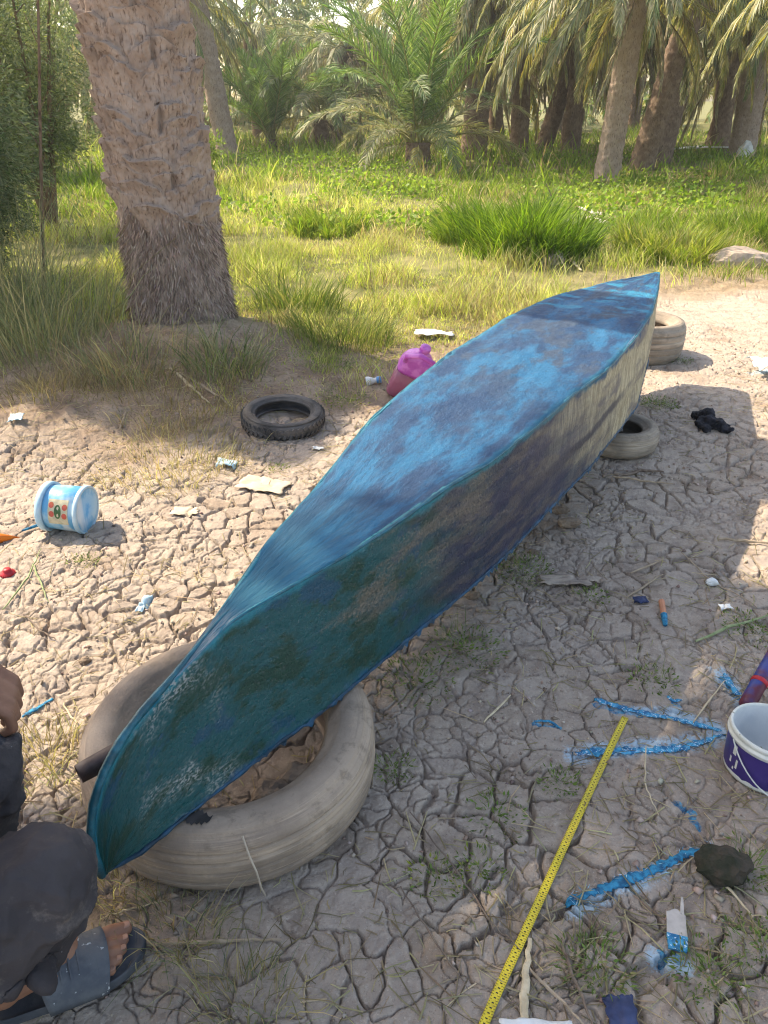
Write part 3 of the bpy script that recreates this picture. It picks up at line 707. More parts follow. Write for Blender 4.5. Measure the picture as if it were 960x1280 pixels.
def shade_palm(label, x0, y0, H_, lean, n, allow, lw=.045):  # unseen palm put in as a shadow caster, its crown pruned to fit
    z0 = gz(x0, y0); t = thing('date_palm', label, 'palm tree', (x0, y0, z0))
    obj('trunk', trunk_mesh(H_, .24, .2, lean, 40, 160, .15, 6, .035, .2, 0, 0, 77), M['bark'], t, world=False)
    top = np.array([x0+lean[0], y0+lean[1], z0+H_-.1])
    for i in range(n):
        V, Q, T, C = frond_arrays(L=random.choice((2.2, 2.8, 3.3)), elev=random.uniform(10, 62), bend=random.uniform(60, 100), nl=80, ll=.55, lw=lw, cols=GRN, hang=.3)
        az = i*2.399+random.uniform(-.2, .2); c, s = math.cos(az), math.sin(az)
        Wd = np.stack([V[:, 0]*c-V[:, 1]*s, V[:, 0]*s+V[:, 1]*c, V[:, 2]], 1)+top
        gx = Wd[:, 0]+KX*Wd[:, 2]; gy = Wd[:, 1]+KY*Wd[:, 2]
        bad = ~allow(gx, gy)
        for P in SUNNY: bad |= inpoly(gx, gy, P)
        kq = ~(bad[Q].any(1)); kt = ~(bad[T].any(1))  # keep only leaflets whose shadow lands in the wanted shade
        me = new_mesh('frond', Wd-np.array([x0, y0, z0]), Q[kq], T[kt], False, C); me.materials.append(M['frond'])
        o = bpy.data.objects.new('frond', me); COL.objects.link(o); o.parent = t
shade_palm('added date palm outside the left edge, crown cut to shade the foreground mud', -4.0, -.3, 6.2, (0, 4.6), 84, lambda x, y: y < 3.0)
BACKSH = ppl([(-300, 380), (150, 395), (330, 425), (480, 470), (430, 545), (370, 590), (300, 570), (180, 560), (60, 545), (-300, 530)])  # ground area to which the second added crown's shadow is trimmed
shade_palm('added date palm outside the left edge, crown cut to shade soil round the big trunk', -5.3, 6.9, 5.2, (.1, -.1), 46, lambda x, y: inpoly(x, y, BACKSH), .034)

# ------------------------------------------------------------ the upturned boat
def side_mat():
    s = NB('boat_side_paint'); su = s.attr('su'); sv = s.attr('sv')
    cmb = s.n('ShaderNodeCombineXYZ'); s.put(cmb.inputs[0], su); s.put(cmb.inputs[1], s.math('MULTIPLY', sv, .4)); P = cmb.outputs[0]
    def ns(sc, st=(1, 1, 1), d=5, r=.6): return s.noise(sc, d, r, s.stretch(st, P))
    blot = ns(3.2, (1, 2.2, 1)); fine = ns(60, (1, 1, 1), 6, .75); fine2 = ns(130, (1, 1, 1), 5, .75)
    teal = s.mix(s.ramp(ns(5, (1, 1.5, 1), 7, .7), .48, .56), (.003, .078, .086), (.006, .048, .034))
    teal = s.mix(s.ramp(ns(4.0, (1, 1, 1), 7, .7), .54, .59), teal, (.004, .065, .11))
    teal = s.mix(s.ramp(fine2, .60, .72), teal, (.10, .13, .12))
    mid = s.mix(s.ramp(ns(4.2, (1, 3, 1), 8, .72), .47, .53), (.026, .030, .068), (.078, .068, .076))
    mid = s.mix(s.ramp(ns(2.7, (1.0, 4, 1), 8, .72), .52, .56), mid, (.010, .024, .060))
    fade = s.math('ADD', su, s.math('MULTIPLY', s.math('SUBTRACT', blot, .5), 1.3))
    # worn beige patches high on the side between bow and middle
    patch = s.math('MULTIPLY', s.ramp(fade, .62, .8), s.ramp(fade, 1.45, 1.15)); patch = s.math('MULTIPLY', patch, s.ramp(sv, .30, .52))
    patch = s.math('MULTIPLY', patch, s.ramp(s.math('ADD', ns(6, (.8, 3, 1)), s.math('MULTIPLY', fine2, .7)), .76, 1.0))
    far = s.mix(s.ramp(ns(18, (3.0, .35, 1), 5, .7), .42, .58), (.33, .27, .17), (.56, .48, .32))
    far = s.mix(s.ramp(ns(55, (3.0, .2, 1), 4), .55, .7), far, (.17, .14, .11))
    far = s.mix(s.ramp(ns(3, (1, 3, 1)), .5, .68), far, (.20, .17, .15))
    far = s.mix(s.ramp(s.math('ADD', sv, s.math('MULTIPLY', s.math('SUBTRACT', ns(12), .5), .35)), .90, .99), far, (.035, .09, .17))
    c = s.mix(s.ramp(fade, .75, 1.25), teal, mid)
    c = s.mix(s.math('MULTIPLY', patch, .8), c, s.mix(s.ramp(fine2, .4, .6), (.10, .085, .068), (.19, .16, .125)))
    d2 = s.math('ADD', fade, s.math('MULTIPLY', sv, .45))
    c = s.mix(s.ramp(d2, 1.75, 2.75), c, far)
    # dark seam line along the middle of the side in the far half
    seam = s.math('ABSOLUTE', s.math('SUBTRACT', s.math('ADD', sv, s.math('MULTIPLY', s.math('SUBTRACT', ns(7), .5), .12)), s.ramp(su, 1.5, 3.4, .42, .50)))
    sm = s.math('MULTIPLY', s.ramp(seam, .075, .02), s.math('MULTIPLY', s.ramp(su, 1.3, 1.7), s.ramp(su, 2.75, 2.3)))
    c = s.mix(s.math('MULTIPLY', sm, .85), c, (.05, .045, .06))
    # ragged blue along the lower edge and teal at the top edge
    lo = s.math('ADD', sv, s.math('MULTIPLY', s.math('SUBTRACT', ns(16), .5), .30))
    c = s.mix(s.math('MULTIPLY', s.ramp(lo, .06, -.02), s.ramp(ns(5), .42, .6, .25, .9)), c, (.01, .10, .24))
    hi = s.math('ADD', sv, s.math('MULTIPLY', s.math('SUBTRACT', ns(9), .5), .16))
    c = s.mix(s.math('MULTIPLY', s.ramp(hi, .93, .985), s.ramp(su, 2.6, 1.4, 0, .9)), c, (.005, .20, .26))
    # pale worn speckle low on the bow
    wx = s.math('MULTIPLY', s.ramp(su, .05, .12), s.ramp(su, .34, .22))
    c = s.mix(s.math('MULTIPLY', s.math('MULTIPLY', wx, s.ramp(ns(6), .45, .6)), s.ramp(fine2, .48, .58)), c, (.36, .38, .37))
    c = s.mix(s.math('MULTIPLY', s.ramp(fine2, .57, .68), s.ramp(fade, 1.0, 2.6, .55, .3)), c, (.15, .15, .15))
    c = s.mix(s.math('MULTIPLY', s.ramp(ns(45, (1, 1.6, 1), 6, .8), .55, .65), .55), c, (.008, .022, .03))
    weave = s.math('MULTIPLY', s.noise(210, 3, .6, s.stretch((1, .25, 1), P)), 1.0)
    n = s.bump(fine, .7, .008); n = s.bump(weave, .5, .003, n); n = s.bump(ns(7), .5, .02, n)
    rg = s.ramp(fade, 1.2, 2.4, .30, .85)
    return s.done(c, s.math('ADD', rg, s.math('MULTIPLY', s.math('SUBTRACT', fine, .5), .5)), n, .45)
def bottom_mat():
    s = NB('boat_bottom_paint'); su = s.attr('su'); sv = s.attr('sv')
    cmb = s.n('ShaderNodeCombineXYZ'); s.put(cmb.inputs[0], su); s.put(cmb.inputs[1], s.math('MULTIPLY', sv, .5)); P = cmb.outputs[0]
    def ns(sc, st=(1, 1, 1), d=5, r=.6, rz=0):
        m = s.n('ShaderNodeMapping'); m.inputs['Scale'].default_value = st; m.inputs['Rotation'].default_value = (0, 0, rz)
        s.t.links.new(P, m.inputs['Vector']); return s.noise(sc, d, r, m.outputs[0])
    fine = ns(55, (1, 1, 1), 6, .75); fine2 = ns(140, (1, 1, 1), 5, .8)
    c = s.mix(s.ramp(ns(3.0, (.8, 2.6, 1), 7, .68, .5), .42, .58), (.004, .042, .120), (.003, .125, .27))
    c = s.mix(s.ramp(ns(2.2, (1, 2.2, 1), 6, .65, .7), .50, .66), c, (.010, .044, .115))
    c = s.mix(s.math('MULTIPLY', s.ramp(su, 1.4, 2.2), s.ramp(ns(2.9, (1, 2.5, 1), 6, .68, .6), .50, .60)), c, (.030, .056, .105))
    c = s.mix(s.math('MULTIPLY', s.ramp(su, 2.7, 3.0), s.ramp(ns(4.5, (2, 1, 1), 4), .5, .62)), c, (.012, .22, .37))
    c = s.mix(s.math('MULTIPLY', s.ramp(fine, .56, .64), .30), c, (.06, .20, .36))
    c = s.mix(s.math('MULTIPLY', s.ramp(ns(34, (1, 1.4, 1), 6, .8), .55, .64), .75), c, (.010, .045, .10))
    c = s.mix(s.math('MULTIPLY', s.ramp(fine2, .56, .66), .8), c, (.010, .06, .13))
    c = s.mix(s.math('MULTIPLY', s.ramp(ns(170, (1, 1, 1), 4, .7), .62, .68), .45), c, (.22, .45, .62))
    c = s.mix(s.ramp(su, 1.0, .35, 0, .65), c, (.006, .19, .29))
    wv = s.math('ABSOLUTE', s.math('SUBTRACT', sv, .5)); wv = s.math('ADD', wv, s.math('MULTIPLY', s.math('SUBTRACT', ns(14), .5), .12))
    c = s.mix(s.ramp(wv, .455, .50, 0, .8), c, (.008, .17, .27))
    wr = s.ramp(su, .42, .34); wr = s.math('MULTIPLY', wr, s.ramp(su, .16, .26)); wr = s.math('MULTIPLY', wr, s.ramp(ns(30), .40, .55))
    c = s.mix(s.math('MULTIPLY', wr, .6), c, (.40, .42, .46))
    n = s.bump(fine, .8, .008); n = s.bump(fine2, .8, .004, n); n = s.bump(ns(5, (1, 2, 1), 4, .5, .6), .6, .03, n); n = s.bump(ns(14, (1, 1.6, 1), 4, .5, .3), .35, .012, n)
    return s.done(c, s.ramp(ns(9, (1, 1, 1)), .3, .7, .34, .62), n, .32)
M['side'] = side_mat(); M['bottom'] = bottom_mat()
M['bead'] = simple('boat_edge_paint', (.004, .07, .10), (.006, .14, .20), 30, .4, .6, 120, .004, .5)
M['lip'] = simple('boat_lower_edge_paint', (.006, .03, .055), (.008, .07, .14), 25, .5, .8, 90, .006, .4)
M['inner'] = simple('boat_inside_board', (.16, .12, .08), (.10, .08, .06), 12, .9)

S0 = Vector((-.536, .967, 0)); AX = Vector((.5184, .8551, 0)); NX = Vector((AX.y, -AX.x, 0))
def bp(s, n, z): p = S0+AX*s+NX*n; return (p.x, p.y, z)
def sn(p): d = Vector((p[0], p[1], 0))-S0; return d.dot(AX), d.dot(NX)
def build_boat():
    zc = lambda s: float(np.interp(s, [.25, .45, .7, 1.0, 3.5, 4.0], [.500, .530, .558, .580, .585, .60]))
    zg = lambda s: float(np.interp(s, [0, .06, .25, .6, 3.0, 3.9], [.15, .18, .193, .20, .205, .24]))
    lpx = [(288, 742), (330, 680), (359, 648), (401, 602), (463, 523), (513, 480), (563, 440), (599, 419), (641, 393), (684, 373), (730, 361), (772, 350), (812, 342.5)]
    cpx = [(288, 776), (347, 742), (405, 709), (455, 680), (497, 652), (560, 607), (613, 577), (670, 532), (716, 493), (758, 462), (794, 423), (815, 390), (823, 361)]
    gpx = [(180, 1063), (255, 1001), (330, 942), (409, 884), (470, 832), (530, 782), (597, 727), (646, 680), (694, 628), (737, 584), (769, 543), (796, 508)]
    def fit(px, zf):
        out = []
        for u, v in px:
            z = zf(1.5)
            for _ in range(6): p = unproj(u, v, z); z = zf(sn(p)[0])
            out.append((*sn(p), z))
        return out
    L = fit(lpx, zc); C = fit(cpx, zc); G = fit(gpx, zg)
    stem = [(0.0, 0, .14), (-.006, 0, .20), (-.004, 0, .27), (.03, 0, .345), (.075, .002, .392), (.123, .006, .428), (.18, .015, .462), (.24, .03, .485)]
    sL = [(a, b-.007, c) for a, b, c in stem[1:]]; sR = [(a, b+.007, c) for a, b, c in stem[1:]]
    tipS = [(3.995, -.012, .595), (3.985, -.010, .50), (3.96, -.008, .38), (3.93, -.006, .25)]
    Lc = [stem[0]]+sL+L+[(a, b-.006, c) for a, b, c in tipS]
    Rc = [stem[0]]+sR+C+[(a, b+.006, c) for a, b, c in tipS]
    Gr = [stem[0]]+G+[(3.2, .165, .21), (3.5, .115, .22), (3.75, .05, .235), (3.93, 0, .25)]
    nl = lambda s: float(np.interp(s, [0, .05, .19, .36, .55, .9, 1.3, 1.7, 2.07, 2.74, 3.1, 3.4, 3.7, 3.93], [0, -.04, -.045, -.04, -.05, -.12, -.22, -.275, -.325, -.345, -.32, -.24, -.15, 0]))
    Gl = [(a, nl(a), c) for a, b, c in Gr]; Gl[0] = Gr[0]
    def res(pts, knots, N=200):
        P = np.array(pts, float); d = np.concatenate([[0], np.cumsum(np.linalg.norm(np.diff(P, axis=0), axis=1))])
        # knots: arc position at which t = .10 and .95
        tk = [0, .10, .95, 1]; ak = [0, d[knots[0]], d[knots[1]], d[-1]]
        a = np.interp(np.linspace(0, 1, N), tk, ak)
        Q = np.stack([np.interp(a, d, P[:, k]) for k in range(3)], 1)
        for _ in range(2):
            Q[1:-1] = Q[1:-1]*.5+.25*(Q[:-2]+Q[2:])
        return Q
    kc = (len(stem)-1, len(stem)+len(C)-0)
    R3 = res(Rc, (8, 8+13)); L3 = res(Lc, (8, 8+13)); G3 = res(Gr, (3, len(Gr)-2)); H3 = res(Gl, (3, len(Gl)-2))
    N = len(R3); wav = lambda s, v, a=.004: a*2*(fbm(s*2.6+3, v*5+1, 3, 200)-.5)
    base = bp(1.9, 0, .0); t = thing('wooden_boat', 'long narrow upturned boat painted blue on its flat bottom with worn teal and beige side', 'boat', (base[0], base[1], .20))
    off = np.array(t.location)
    def sheet(name, A, B, m, M_=26, sign=1, axis=None, inset=.0):
        v = np.linspace(0, 1, M_); S = A[:, None, :]*(1-v[None, :, None])+B[:, None, :]*v[None, :, None]
        d = wav(S[..., 0], S[..., 2]*3+S[..., 1]*2, .005)+(fbm(S[..., 0]*22, S[..., 2]*40+S[..., 1]*22, 3, 210)-.5)*.0035
        if axis == 'z': S[..., 2] += d*1.6+.006*np.sin(np.pi*v)[None, :]*sstep(0, .3, B[:, 1]-A[:, 1])[:, None]
        else: S[..., 1] += d*sign+sign*.006*np.sin(np.pi*v)[None, :]
        X = S0.x+AX.x*S[..., 0]+NX.x*S[..., 1]; Y = S0.y+AX.y*S[..., 0]+NX.y*S[..., 1]; Z = S[..., 2]
        i = np.arange(N*M_).reshape(N, M_); q = np.stack([i[:-1, :-1], i[1:, :-1], i[1:, 1:], i[:-1, 1:]], -1).reshape(-1, 4)
        if sign < 0: q = q[:, ::-1]
        vs = np.stack([X, Y, Z], -1).reshape(-1, 3)-off
        me = new_mesh(name, vs, q, None, True, None, {'su': S[..., 0].ravel(), 'sv': np.repeat(v[None, :], N, 0).ravel()})
        o = obj(name, me, m, t, world=False)
        sd = o.modifiers.new('thick', 'SOLIDIFY'); sd.thickness = .009; sd.offset = -1
        return o
    a = sheet('side_board', G3, R3, M['side'], 40, 1); a['label'] = 'side facing the camera, dark teal at the near end and bare beige at the far end'
    sheet('side_board', H3, L3, M['side'], 24, -1)
    sheet('bottom_board', L3, R3, M['bottom'], 34, -1, 'z')
    W = lambda q: [bp(*p) for p in q]
    for nm, Q, r0 in (('chine_bead', R3[18:192], .0046), ('chine_bead', L3[18:192], .0042)):
        mb = MB(); P = W(Q[::2]); mb.tube([(x, y, z-.003) for x, y, z in P], [r0*(.75+.6*random.random())*min(1, .15+i_/14, .15+(len(P)-1-i_)/8) for i_ in range(len(P))], 8)
        obj(nm, mb, M['bead'], t, smooth=True)
    mb = MB(); P = W([(a_-.004, b_*0+(R3[k][1]+L3[k][1])/2, c_) for k, (a_, b_, c_) in enumerate(R3[:24])]); mb.tube([(x_, y_, z_-.004*max(0, k_-12)/10) for k_, (x_, y_, z_) in enumerate(P)], [.0085*(.85+.3*random.random())*min(1, (len(P)-k_)/11) for k_ in range(len(P))], 8)
    obj('stem', mb, M['bead'], t, smooth=True)
    mb = MB(); P = W([((R3[k][0]), (R3[k][1]+L3[k][1])/2, R3[k][2]) for k in range(189, 200)]); mb.tube(P, [.012]*len(P), 8)
    obj('stem', mb, M['inner'], t, smooth=True)
    for Q in (G3, H3):
        mb = MB(); P = W(Q[::1]); mb.tube([(x+random.uniform(-.002, .002), y, z+random.uniform(-.003, .002)) for x, y, z in P], [.0042*(.6+1.0*random.random()) for _ in P], 7)
        obj('lower_edge', mb, M['lip'], t, smooth=True)
    # ragged paint-soaked cloth hem hanging off the near edge, one strip
    vs = []; fs = []; m_ = 0
    for i in np.arange(14, 165, .5):
        k = int(i); f = i-k; q = G3[k]*(1-f)+G3[min(k+1, N-1)]*f; p = Vector(bp(*q)); d_ = .003+.016*max(0, random.random()-.45)*(1+math.sin(i*.3))
        vs += [p+NX*.003, p+NX*.005+Vector((0, 0, -d_*.5)), p+NX*(.003+d_*.3)+Vector((0, 0, -d_))]; m_ += 1
    for a_ in range(m_-1):
        for b_ in (0, 1): fs.append((a_*3+b_, a_*3+3+b_, a_*3+4+b_, a_*3+1+b_))
    mb = MB(); mb.add(vs, fs); obj('frayed_edge', mb, M['lip'], t)
    return G3
G3 = build_boat()

# ------------------------------------------------------------ tyres
def tyre_mat(name, dusty, dark, k, m0=0.0, m1=.01):
    s = NB(name)
    c = s.mix(s.ramp(s.noise(5, 5, .6), .5-k, .5+k), dark, dusty)
    c = s.mix(s.ramp(s.noise(14, 6, .7), .50, .62), c, tuple(x*.66 for x in dusty))
    c = s.mix(s.ramp(s.noise(40, 5, .7), .56, .76, 0, .5), c, (min(1, dusty[0]*1.2), dusty[1]*1.12, dusty[2]*1.02))
    c = s.mix(s.ramp(s.noise(3.1, 3, .5, s.stretch((1, 1, 5))), .52, .68), c, tuple(min(1, x*1.25) for x in dusty))
    sx = s.n('ShaderNodeSeparateXYZ'); s.t.links.new(s.co.outputs['Object'], sx.inputs[0])
    rr = s.math('SQRT', s.math('ADD', s.math('MULTIPLY', sx.outputs[0], sx.outputs[0]), s.math('MULTIPLY', sx.outputs[1], sx.outputs[1])))
    an = s.math('ARCTAN2', sx.outputs[1], sx.outputs[0]); cb = s.n('ShaderNodeCombineXYZ')
    s.put(cb.inputs[0], rr); s.put(cb.inputs[1], sx.outputs[2]); s.put(cb.inputs[2], s.math('MULTIPLY', an, .012))
    st = s.noise(75, 4, .6, cb.outputs[0]); st2 = s.noise(240, 3, .6, cb.outputs[0])
    mk = s.ramp(rr, m0, m1, .12, 1)
    c = s.mix(s.math('MULTIPLY', s.math('MULTIPLY', s.ramp(st, .50, .66), mk), .5), c, dark)
    c = s.mix(s.math('MULTIPLY', s.math('MULTIPLY', s.ramp(st2, .56, .70), mk), .4), c, tuple(min(1, x*1.35) for x in dusty))
    c = s.mix(s.math('MULTIPLY', s.ramp(s.noise(90, 5, .8), .60, .72), .6), c, tuple(x*.5 for x in dusty))
    n = s.bump(s.noise(150, 5, .7), .6, .004); n = s.bump(s.noise(18, 5), .45, .010, n); n = s.bump(s.math('MULTIPLY', st, mk), .6, .004, n)
    return s.done(c, .92, n, .2)
M['tyre_dusty'] = tyre_mat('dusty_tyre_rubber', (.40, .315, .245), (.21, .165, .135), .22, .285, .325)
M['tyre_grey'] = tyre_mat('grey_tyre_rubber', (.135, .125, .12), (.055, .052, .052), .15)
M['tyre_mud'] = tyre_mat('muddy_tyre_rubber', (.36, .30, .24), (.20, .17, .14), .2)
M['rubber_dark'] = simple('dark_rubber', (.03, .028, .028), (.055, .05, .05), 30, .8, .4)
def tyre(label, c, Rr, ri, wd, m, tilt=(0, 0, 0), group=None, n=120, lugs=0, squish=0.0, grooves=4):
    mb = MB(); P = []; w2 = wd/2; mid = (Rr+ri)/2
    # outer skin from lower bead, over the tread, to the upper bead, then back inside
    P += [(ri, -w2*.55), (ri+.012, -w2*.72), (ri+(Rr-ri)*.30, -w2*.92), (ri+(Rr-ri)*.55, -w2*1.0), (ri+(Rr-ri)*.80, -w2*.93), (Rr-.016, -w2*.80), (Rr-.006, -w2*.70)]
    k = 22; gs = [(-.45, .0), (-.1, 0), (.22, 0), (.5, 0)][:grooves]
    for i in range(k*3):
        q = -.62+1.24*i/(k*3-1); dep = 0
        for g, _ in gs:
            if abs(q-g) < .04: dep = .007
        P.append((Rr-.004*abs(q)**2*3-dep, q*w2))
    P += [(Rr-.006, w2*.70), (Rr-.016, w2*.80), (Rr-.018, w2*.81), (ri+(Rr-ri)*.80, w2*.93), (ri+(Rr-ri)*.78, w2*.965), (ri+(Rr-ri)*.55, w2*1.0), (ri+(Rr-ri)*.34, w2*.95), (ri+(Rr-ri)*.30, w2*.90), (ri+.018, w2*.76), (ri+.010, w2*.70), (ri, w2*.55)]
    th = .016
    P += [(ri+th*.6, w2*.5), (ri+(Rr-ri)*.5, w2*1.0-th), (Rr-th*1.6, w2*.65), (Rr-th*1.6, -w2*.65), (ri+(Rr-ri)*.5, -w2*1.0+th), (ri+th*.6, -w2*.5)]
    wob = (lambda a, j: 1+squish*math.cos(2*a+.7)) if squish else None
    mb.lathe(P, n, closed=True, wob=wob)
    o = obj('tyre', mb, m, None, smooth=True); o.location = c; o.rotation_euler = tilt
    tag(o, label, 'tyre', group); bevel_free = True
    if lugs:
        lb = MB()
        for i in range(lugs):
            for sgn in (-1, 1):
                a = 2*math.pi*(i+.5*(sgn > 0))/lugs; r = Rr+.0015
                M3 = Matrix.Rotation(a, 4, 'Z'); b = MB(); b.box((r, 0, sgn*w2*.38), (.007, .014, w2*.50), (sgn*.5, 0, 0)); b.xf(M3); lb.add(b.v, b.f)
        obj('tread_blocks', lb, m, o, world=False)
    return o
bt = tyre('large worn grey tyre lying flat under the near bow of the boat', (-.362, 1.345, .092), .338, .222, .182, M['tyre_dusty'], (R(1.5), R(-1), 0), squish=.012, n=160)
mb = MB()
for a0, a1, zz in ((-1.62, -1.52, 0), ):
    pass
def arc_patch(parent, a0, a1, r0, r1, z, m, name, jag=.006):
    mb = MB(); n = 14; vs = []; fs = []
    for i in range(n):
        a = a0+(a1-a0)*i/(n-1); j = random.uniform(-jag, jag); k = math.sin(math.pi*(i+.4)/(n-.2)); rm = (r0+r1)/2; hw = (r1-r0)/2*k
        vs += [((rm-hw+j)*math.cos(a), (rm-hw+j)*math.sin(a), z), ((rm+hw+j)*math.cos(a), (rm+hw+j)*math.sin(a), z)]
    for i in range(n-1): fs.append((2*i, 2*i+1, 2*i+3, 2*i+2))
    mb.add(vs, fs); return obj(name, mb, m, parent, world=False)
arc_patch(bt, -1.72, -1.50, .262, .295, .0935, M['rubber_dark'], 'worn_patch')
mb = MB(); mb.tube([(.085, -.315, .085), (.097, -.331, .045), (.108, -.337, .005), (.112, -.335, -.05), (.115, -.325, -.09)], .0022, 5)
obj('pale_thread', mb, simple('pale_thread', (.5, .42, .34)), bt, world=False)
tyre('thin dark grey scooter tyre lying alone on the mud left of the boat', (-.505, 3.62, gz(-.5, 3.62)+.045), .205, .135, .082, M['tyre_grey'], (R(4), R(2), 0), lugs=44, n=96, grooves=1)
tyre('muddy tyre lying flat under the middle of the hull, lower of two stacked', (1.085, 3.36, .055), .20, .115, .115, M['tyre_mud'], (R(-1), R(2), 0), 'tyres under the far half', n=90)
tyre('grey tyre resting on the muddy one against the middle of the hull', (.985, 3.50, .155), .19, .11, .09, M['tyre_grey'], (R(-4), R(-5), 0), 'tyres under the far half', n=90)
tyre('pale dusty tyre at the far end of the boat standing in the sun', (1.60, 4.78, .125), .275, .165, .235, M['tyre_mud'], (0, R(2), 0), 'tyres under the far half', n=100)
def lump(name, label, cat, c, r, m, sq=(1, 1, .7), sd=0, group=None, sub=3, amp=.35):
    import bmesh
    bm = bmesh.new(); bmesh.ops.create_icosphere(bm, subdivisions=sub, radius=1)
    for v in bm.verts:
        p = v.co; f = 1+amp*(float(fbm(np.array(p.x*1.7+sd), np.array(p.y*1.7+p.z*1.3), 3, sd))-.5)*2
        f += .18*(float(vnoise(np.array(p.x*6+sd), np.array(p.y*6+p.z*5), sd+4))-.5)
        v.co = Vector((p.x*sq[0], p.y*sq[1], p.z*sq[2]))*f*r
    me = bpy.data.meshes.new(name); bm.to_mesh(me); bm.free(); me.materials.append(m)
    o = bpy.data.objects.new(name, me); COL.objects.link(o); o.location = c
    return tag(o, label, cat, group)
M['clod'] = simple('soil_clod', (.27, .205, .15), (.18, .13, .095), 25, .95, .9, 60, .01)
M['stone'] = simple('pale_stone', (.52, .49, .45), (.40, .36, .32), 25, .9)
lump('soil_clod', 'brown soil clod inside the big tyre, middle one', 'soil clod', (-.25, 1.23, .05), .050, M['clod'], (1, .8, .8), 1, 'clods inside the big tyre')
lump('soil_clod', 'yellowish soil clod inside the big tyre, right one', 'soil clod', (-.185, 1.27, .055), .052, M['clod'], (1, .9, .85), 5, 'clods inside the big tyre')
lump('soil_clod', 'small light clod at the near inner rim of the big tyre', 'soil clod', (-.315, 1.17, .03), .032, M['clod'], (1.3, .8, .7), 8, 'clods inside the big tyre')
lump('soil_clod', 'dark soil clod beside the hull above the green weed', 'soil clod', (*unproj(712, 655)[:2], .005), .032, M['clod'], (1.4, .8, .6), 9)
lump('soil_clod', 'lone round clod on the sunlit cracked mud left of the bow', 'soil clod', (*unproj(107, 828)[:2], gz(*unproj(107, 828)[:2])+.008), .017, M['clod'], (1, 1, .8), 11)

# black pipe end poking out from under the bow
M['pipe'] = simple('dark_pipe', (.055, .035, .035), (.10, .07, .065), 30, .5, .3, 80, .002, .4)
pp = bpy.data.objects
mb = MB(); a = Vector(unproj(98, 968, .225)); b = Vector(unproj(165, 930, .235)); d = (b-a).normalized()
mb.tube([a, a+d*.02, b, b+d*.25], [.020, .0215, .0215, .0215], 20, False)
mb.tube([a+d*.004, a+d*.05, b+d*.2], [.0165, .0165, .0165], 20, False)
o = obj('pipe', mb, M['pipe'], smooth=True); sd = o.modifiers.new('t', 'SOLIDIFY'); sd.thickness = .002
tag(o, 'dark brown pipe end poking out under the bow over the big tyre', 'pipe')

# ------------------------------------------------------------ person squatting at the lower left
M['skin'] = simple('skin', (.27, .135, .085), (.21, .10, .065), 30, .55, .35, 140, .0015, .35)
M['nail'] = simple('toenail', (.36, .20, .15), (.30, .17, .12), 60, .5, .1)
def cloth(name, c1, c2, speck=None):
    s = NB(name); c = s.mix(s.ramp(s.noise(5, 5), .35, .65), c1, c2)
    c = s.mix(s.math('MULTIPLY', s.ramp(s.noise(9, 6, .75), .52, .70), .8), c, (.17, .15, .14))
    if speck: c = s.mix(s.ramp(s.noise(48, 2, .5), .735, .76), c, speck)
    wv = s.noise(420, 2, .5); n = s.bump(wv, .25, .0015); n = s.bump(s.noise(26, 4), .5, .01, n)
    return s.done(c, .92, n, .15)
M['trouser'] = cloth('faded_black_trousers', (.040, .036, .040), (.066, .059, .062), (.45, .47, .52))
M['shirt'] = cloth('dark_shirt', (.02, .022, .03), (.035, .038, .05), None)
M['sandal'] = simple('blue_grey_sandal', (.075, .085, .105), (.12, .13, .145), 25, .75, .5, 90, .003, .3, speck=((.42, .45, .48), .66))
M['sole'] = simple('sandal_sole', (.045, .052, .065), (.08, .086, .098), 25, .8, .4, 90, .003, .3)
M['hair'] = simple('black_hair', (.012, .010, .009), None, 60, .6, .8, 200, .004)
def wrinkle(o, st, sz):
    t = bpy.data.textures.new('folds', 'MUSGRAVE'); t.musgrave_type = 'RIDGED_MULTIFRACTAL'; t.noise_scale = sz; t.octaves = 3
    d = o.modifiers.new('folds', 'DISPLACE'); d.texture = t; d.strength = st; d.mid_level = .6; d.texture_coords = 'GLOBAL'
def remeshed(name, mb, m, parent, vox, smooth=6, disp=None):
    o = obj(name, mb, m, parent, smooth=True)
    r = o.modifiers.new('remesh', 'REMESH'); r.mode = 'VOXEL'; r.voxel_size = vox; r.use_smooth_shade = True
    s = o.modifiers.new('smooth', 'SMOOTH'); s.iterations = smooth; s.factor = .5
    if disp:
        for st, sz in disp: rough_up(o, st, sz)
    return o
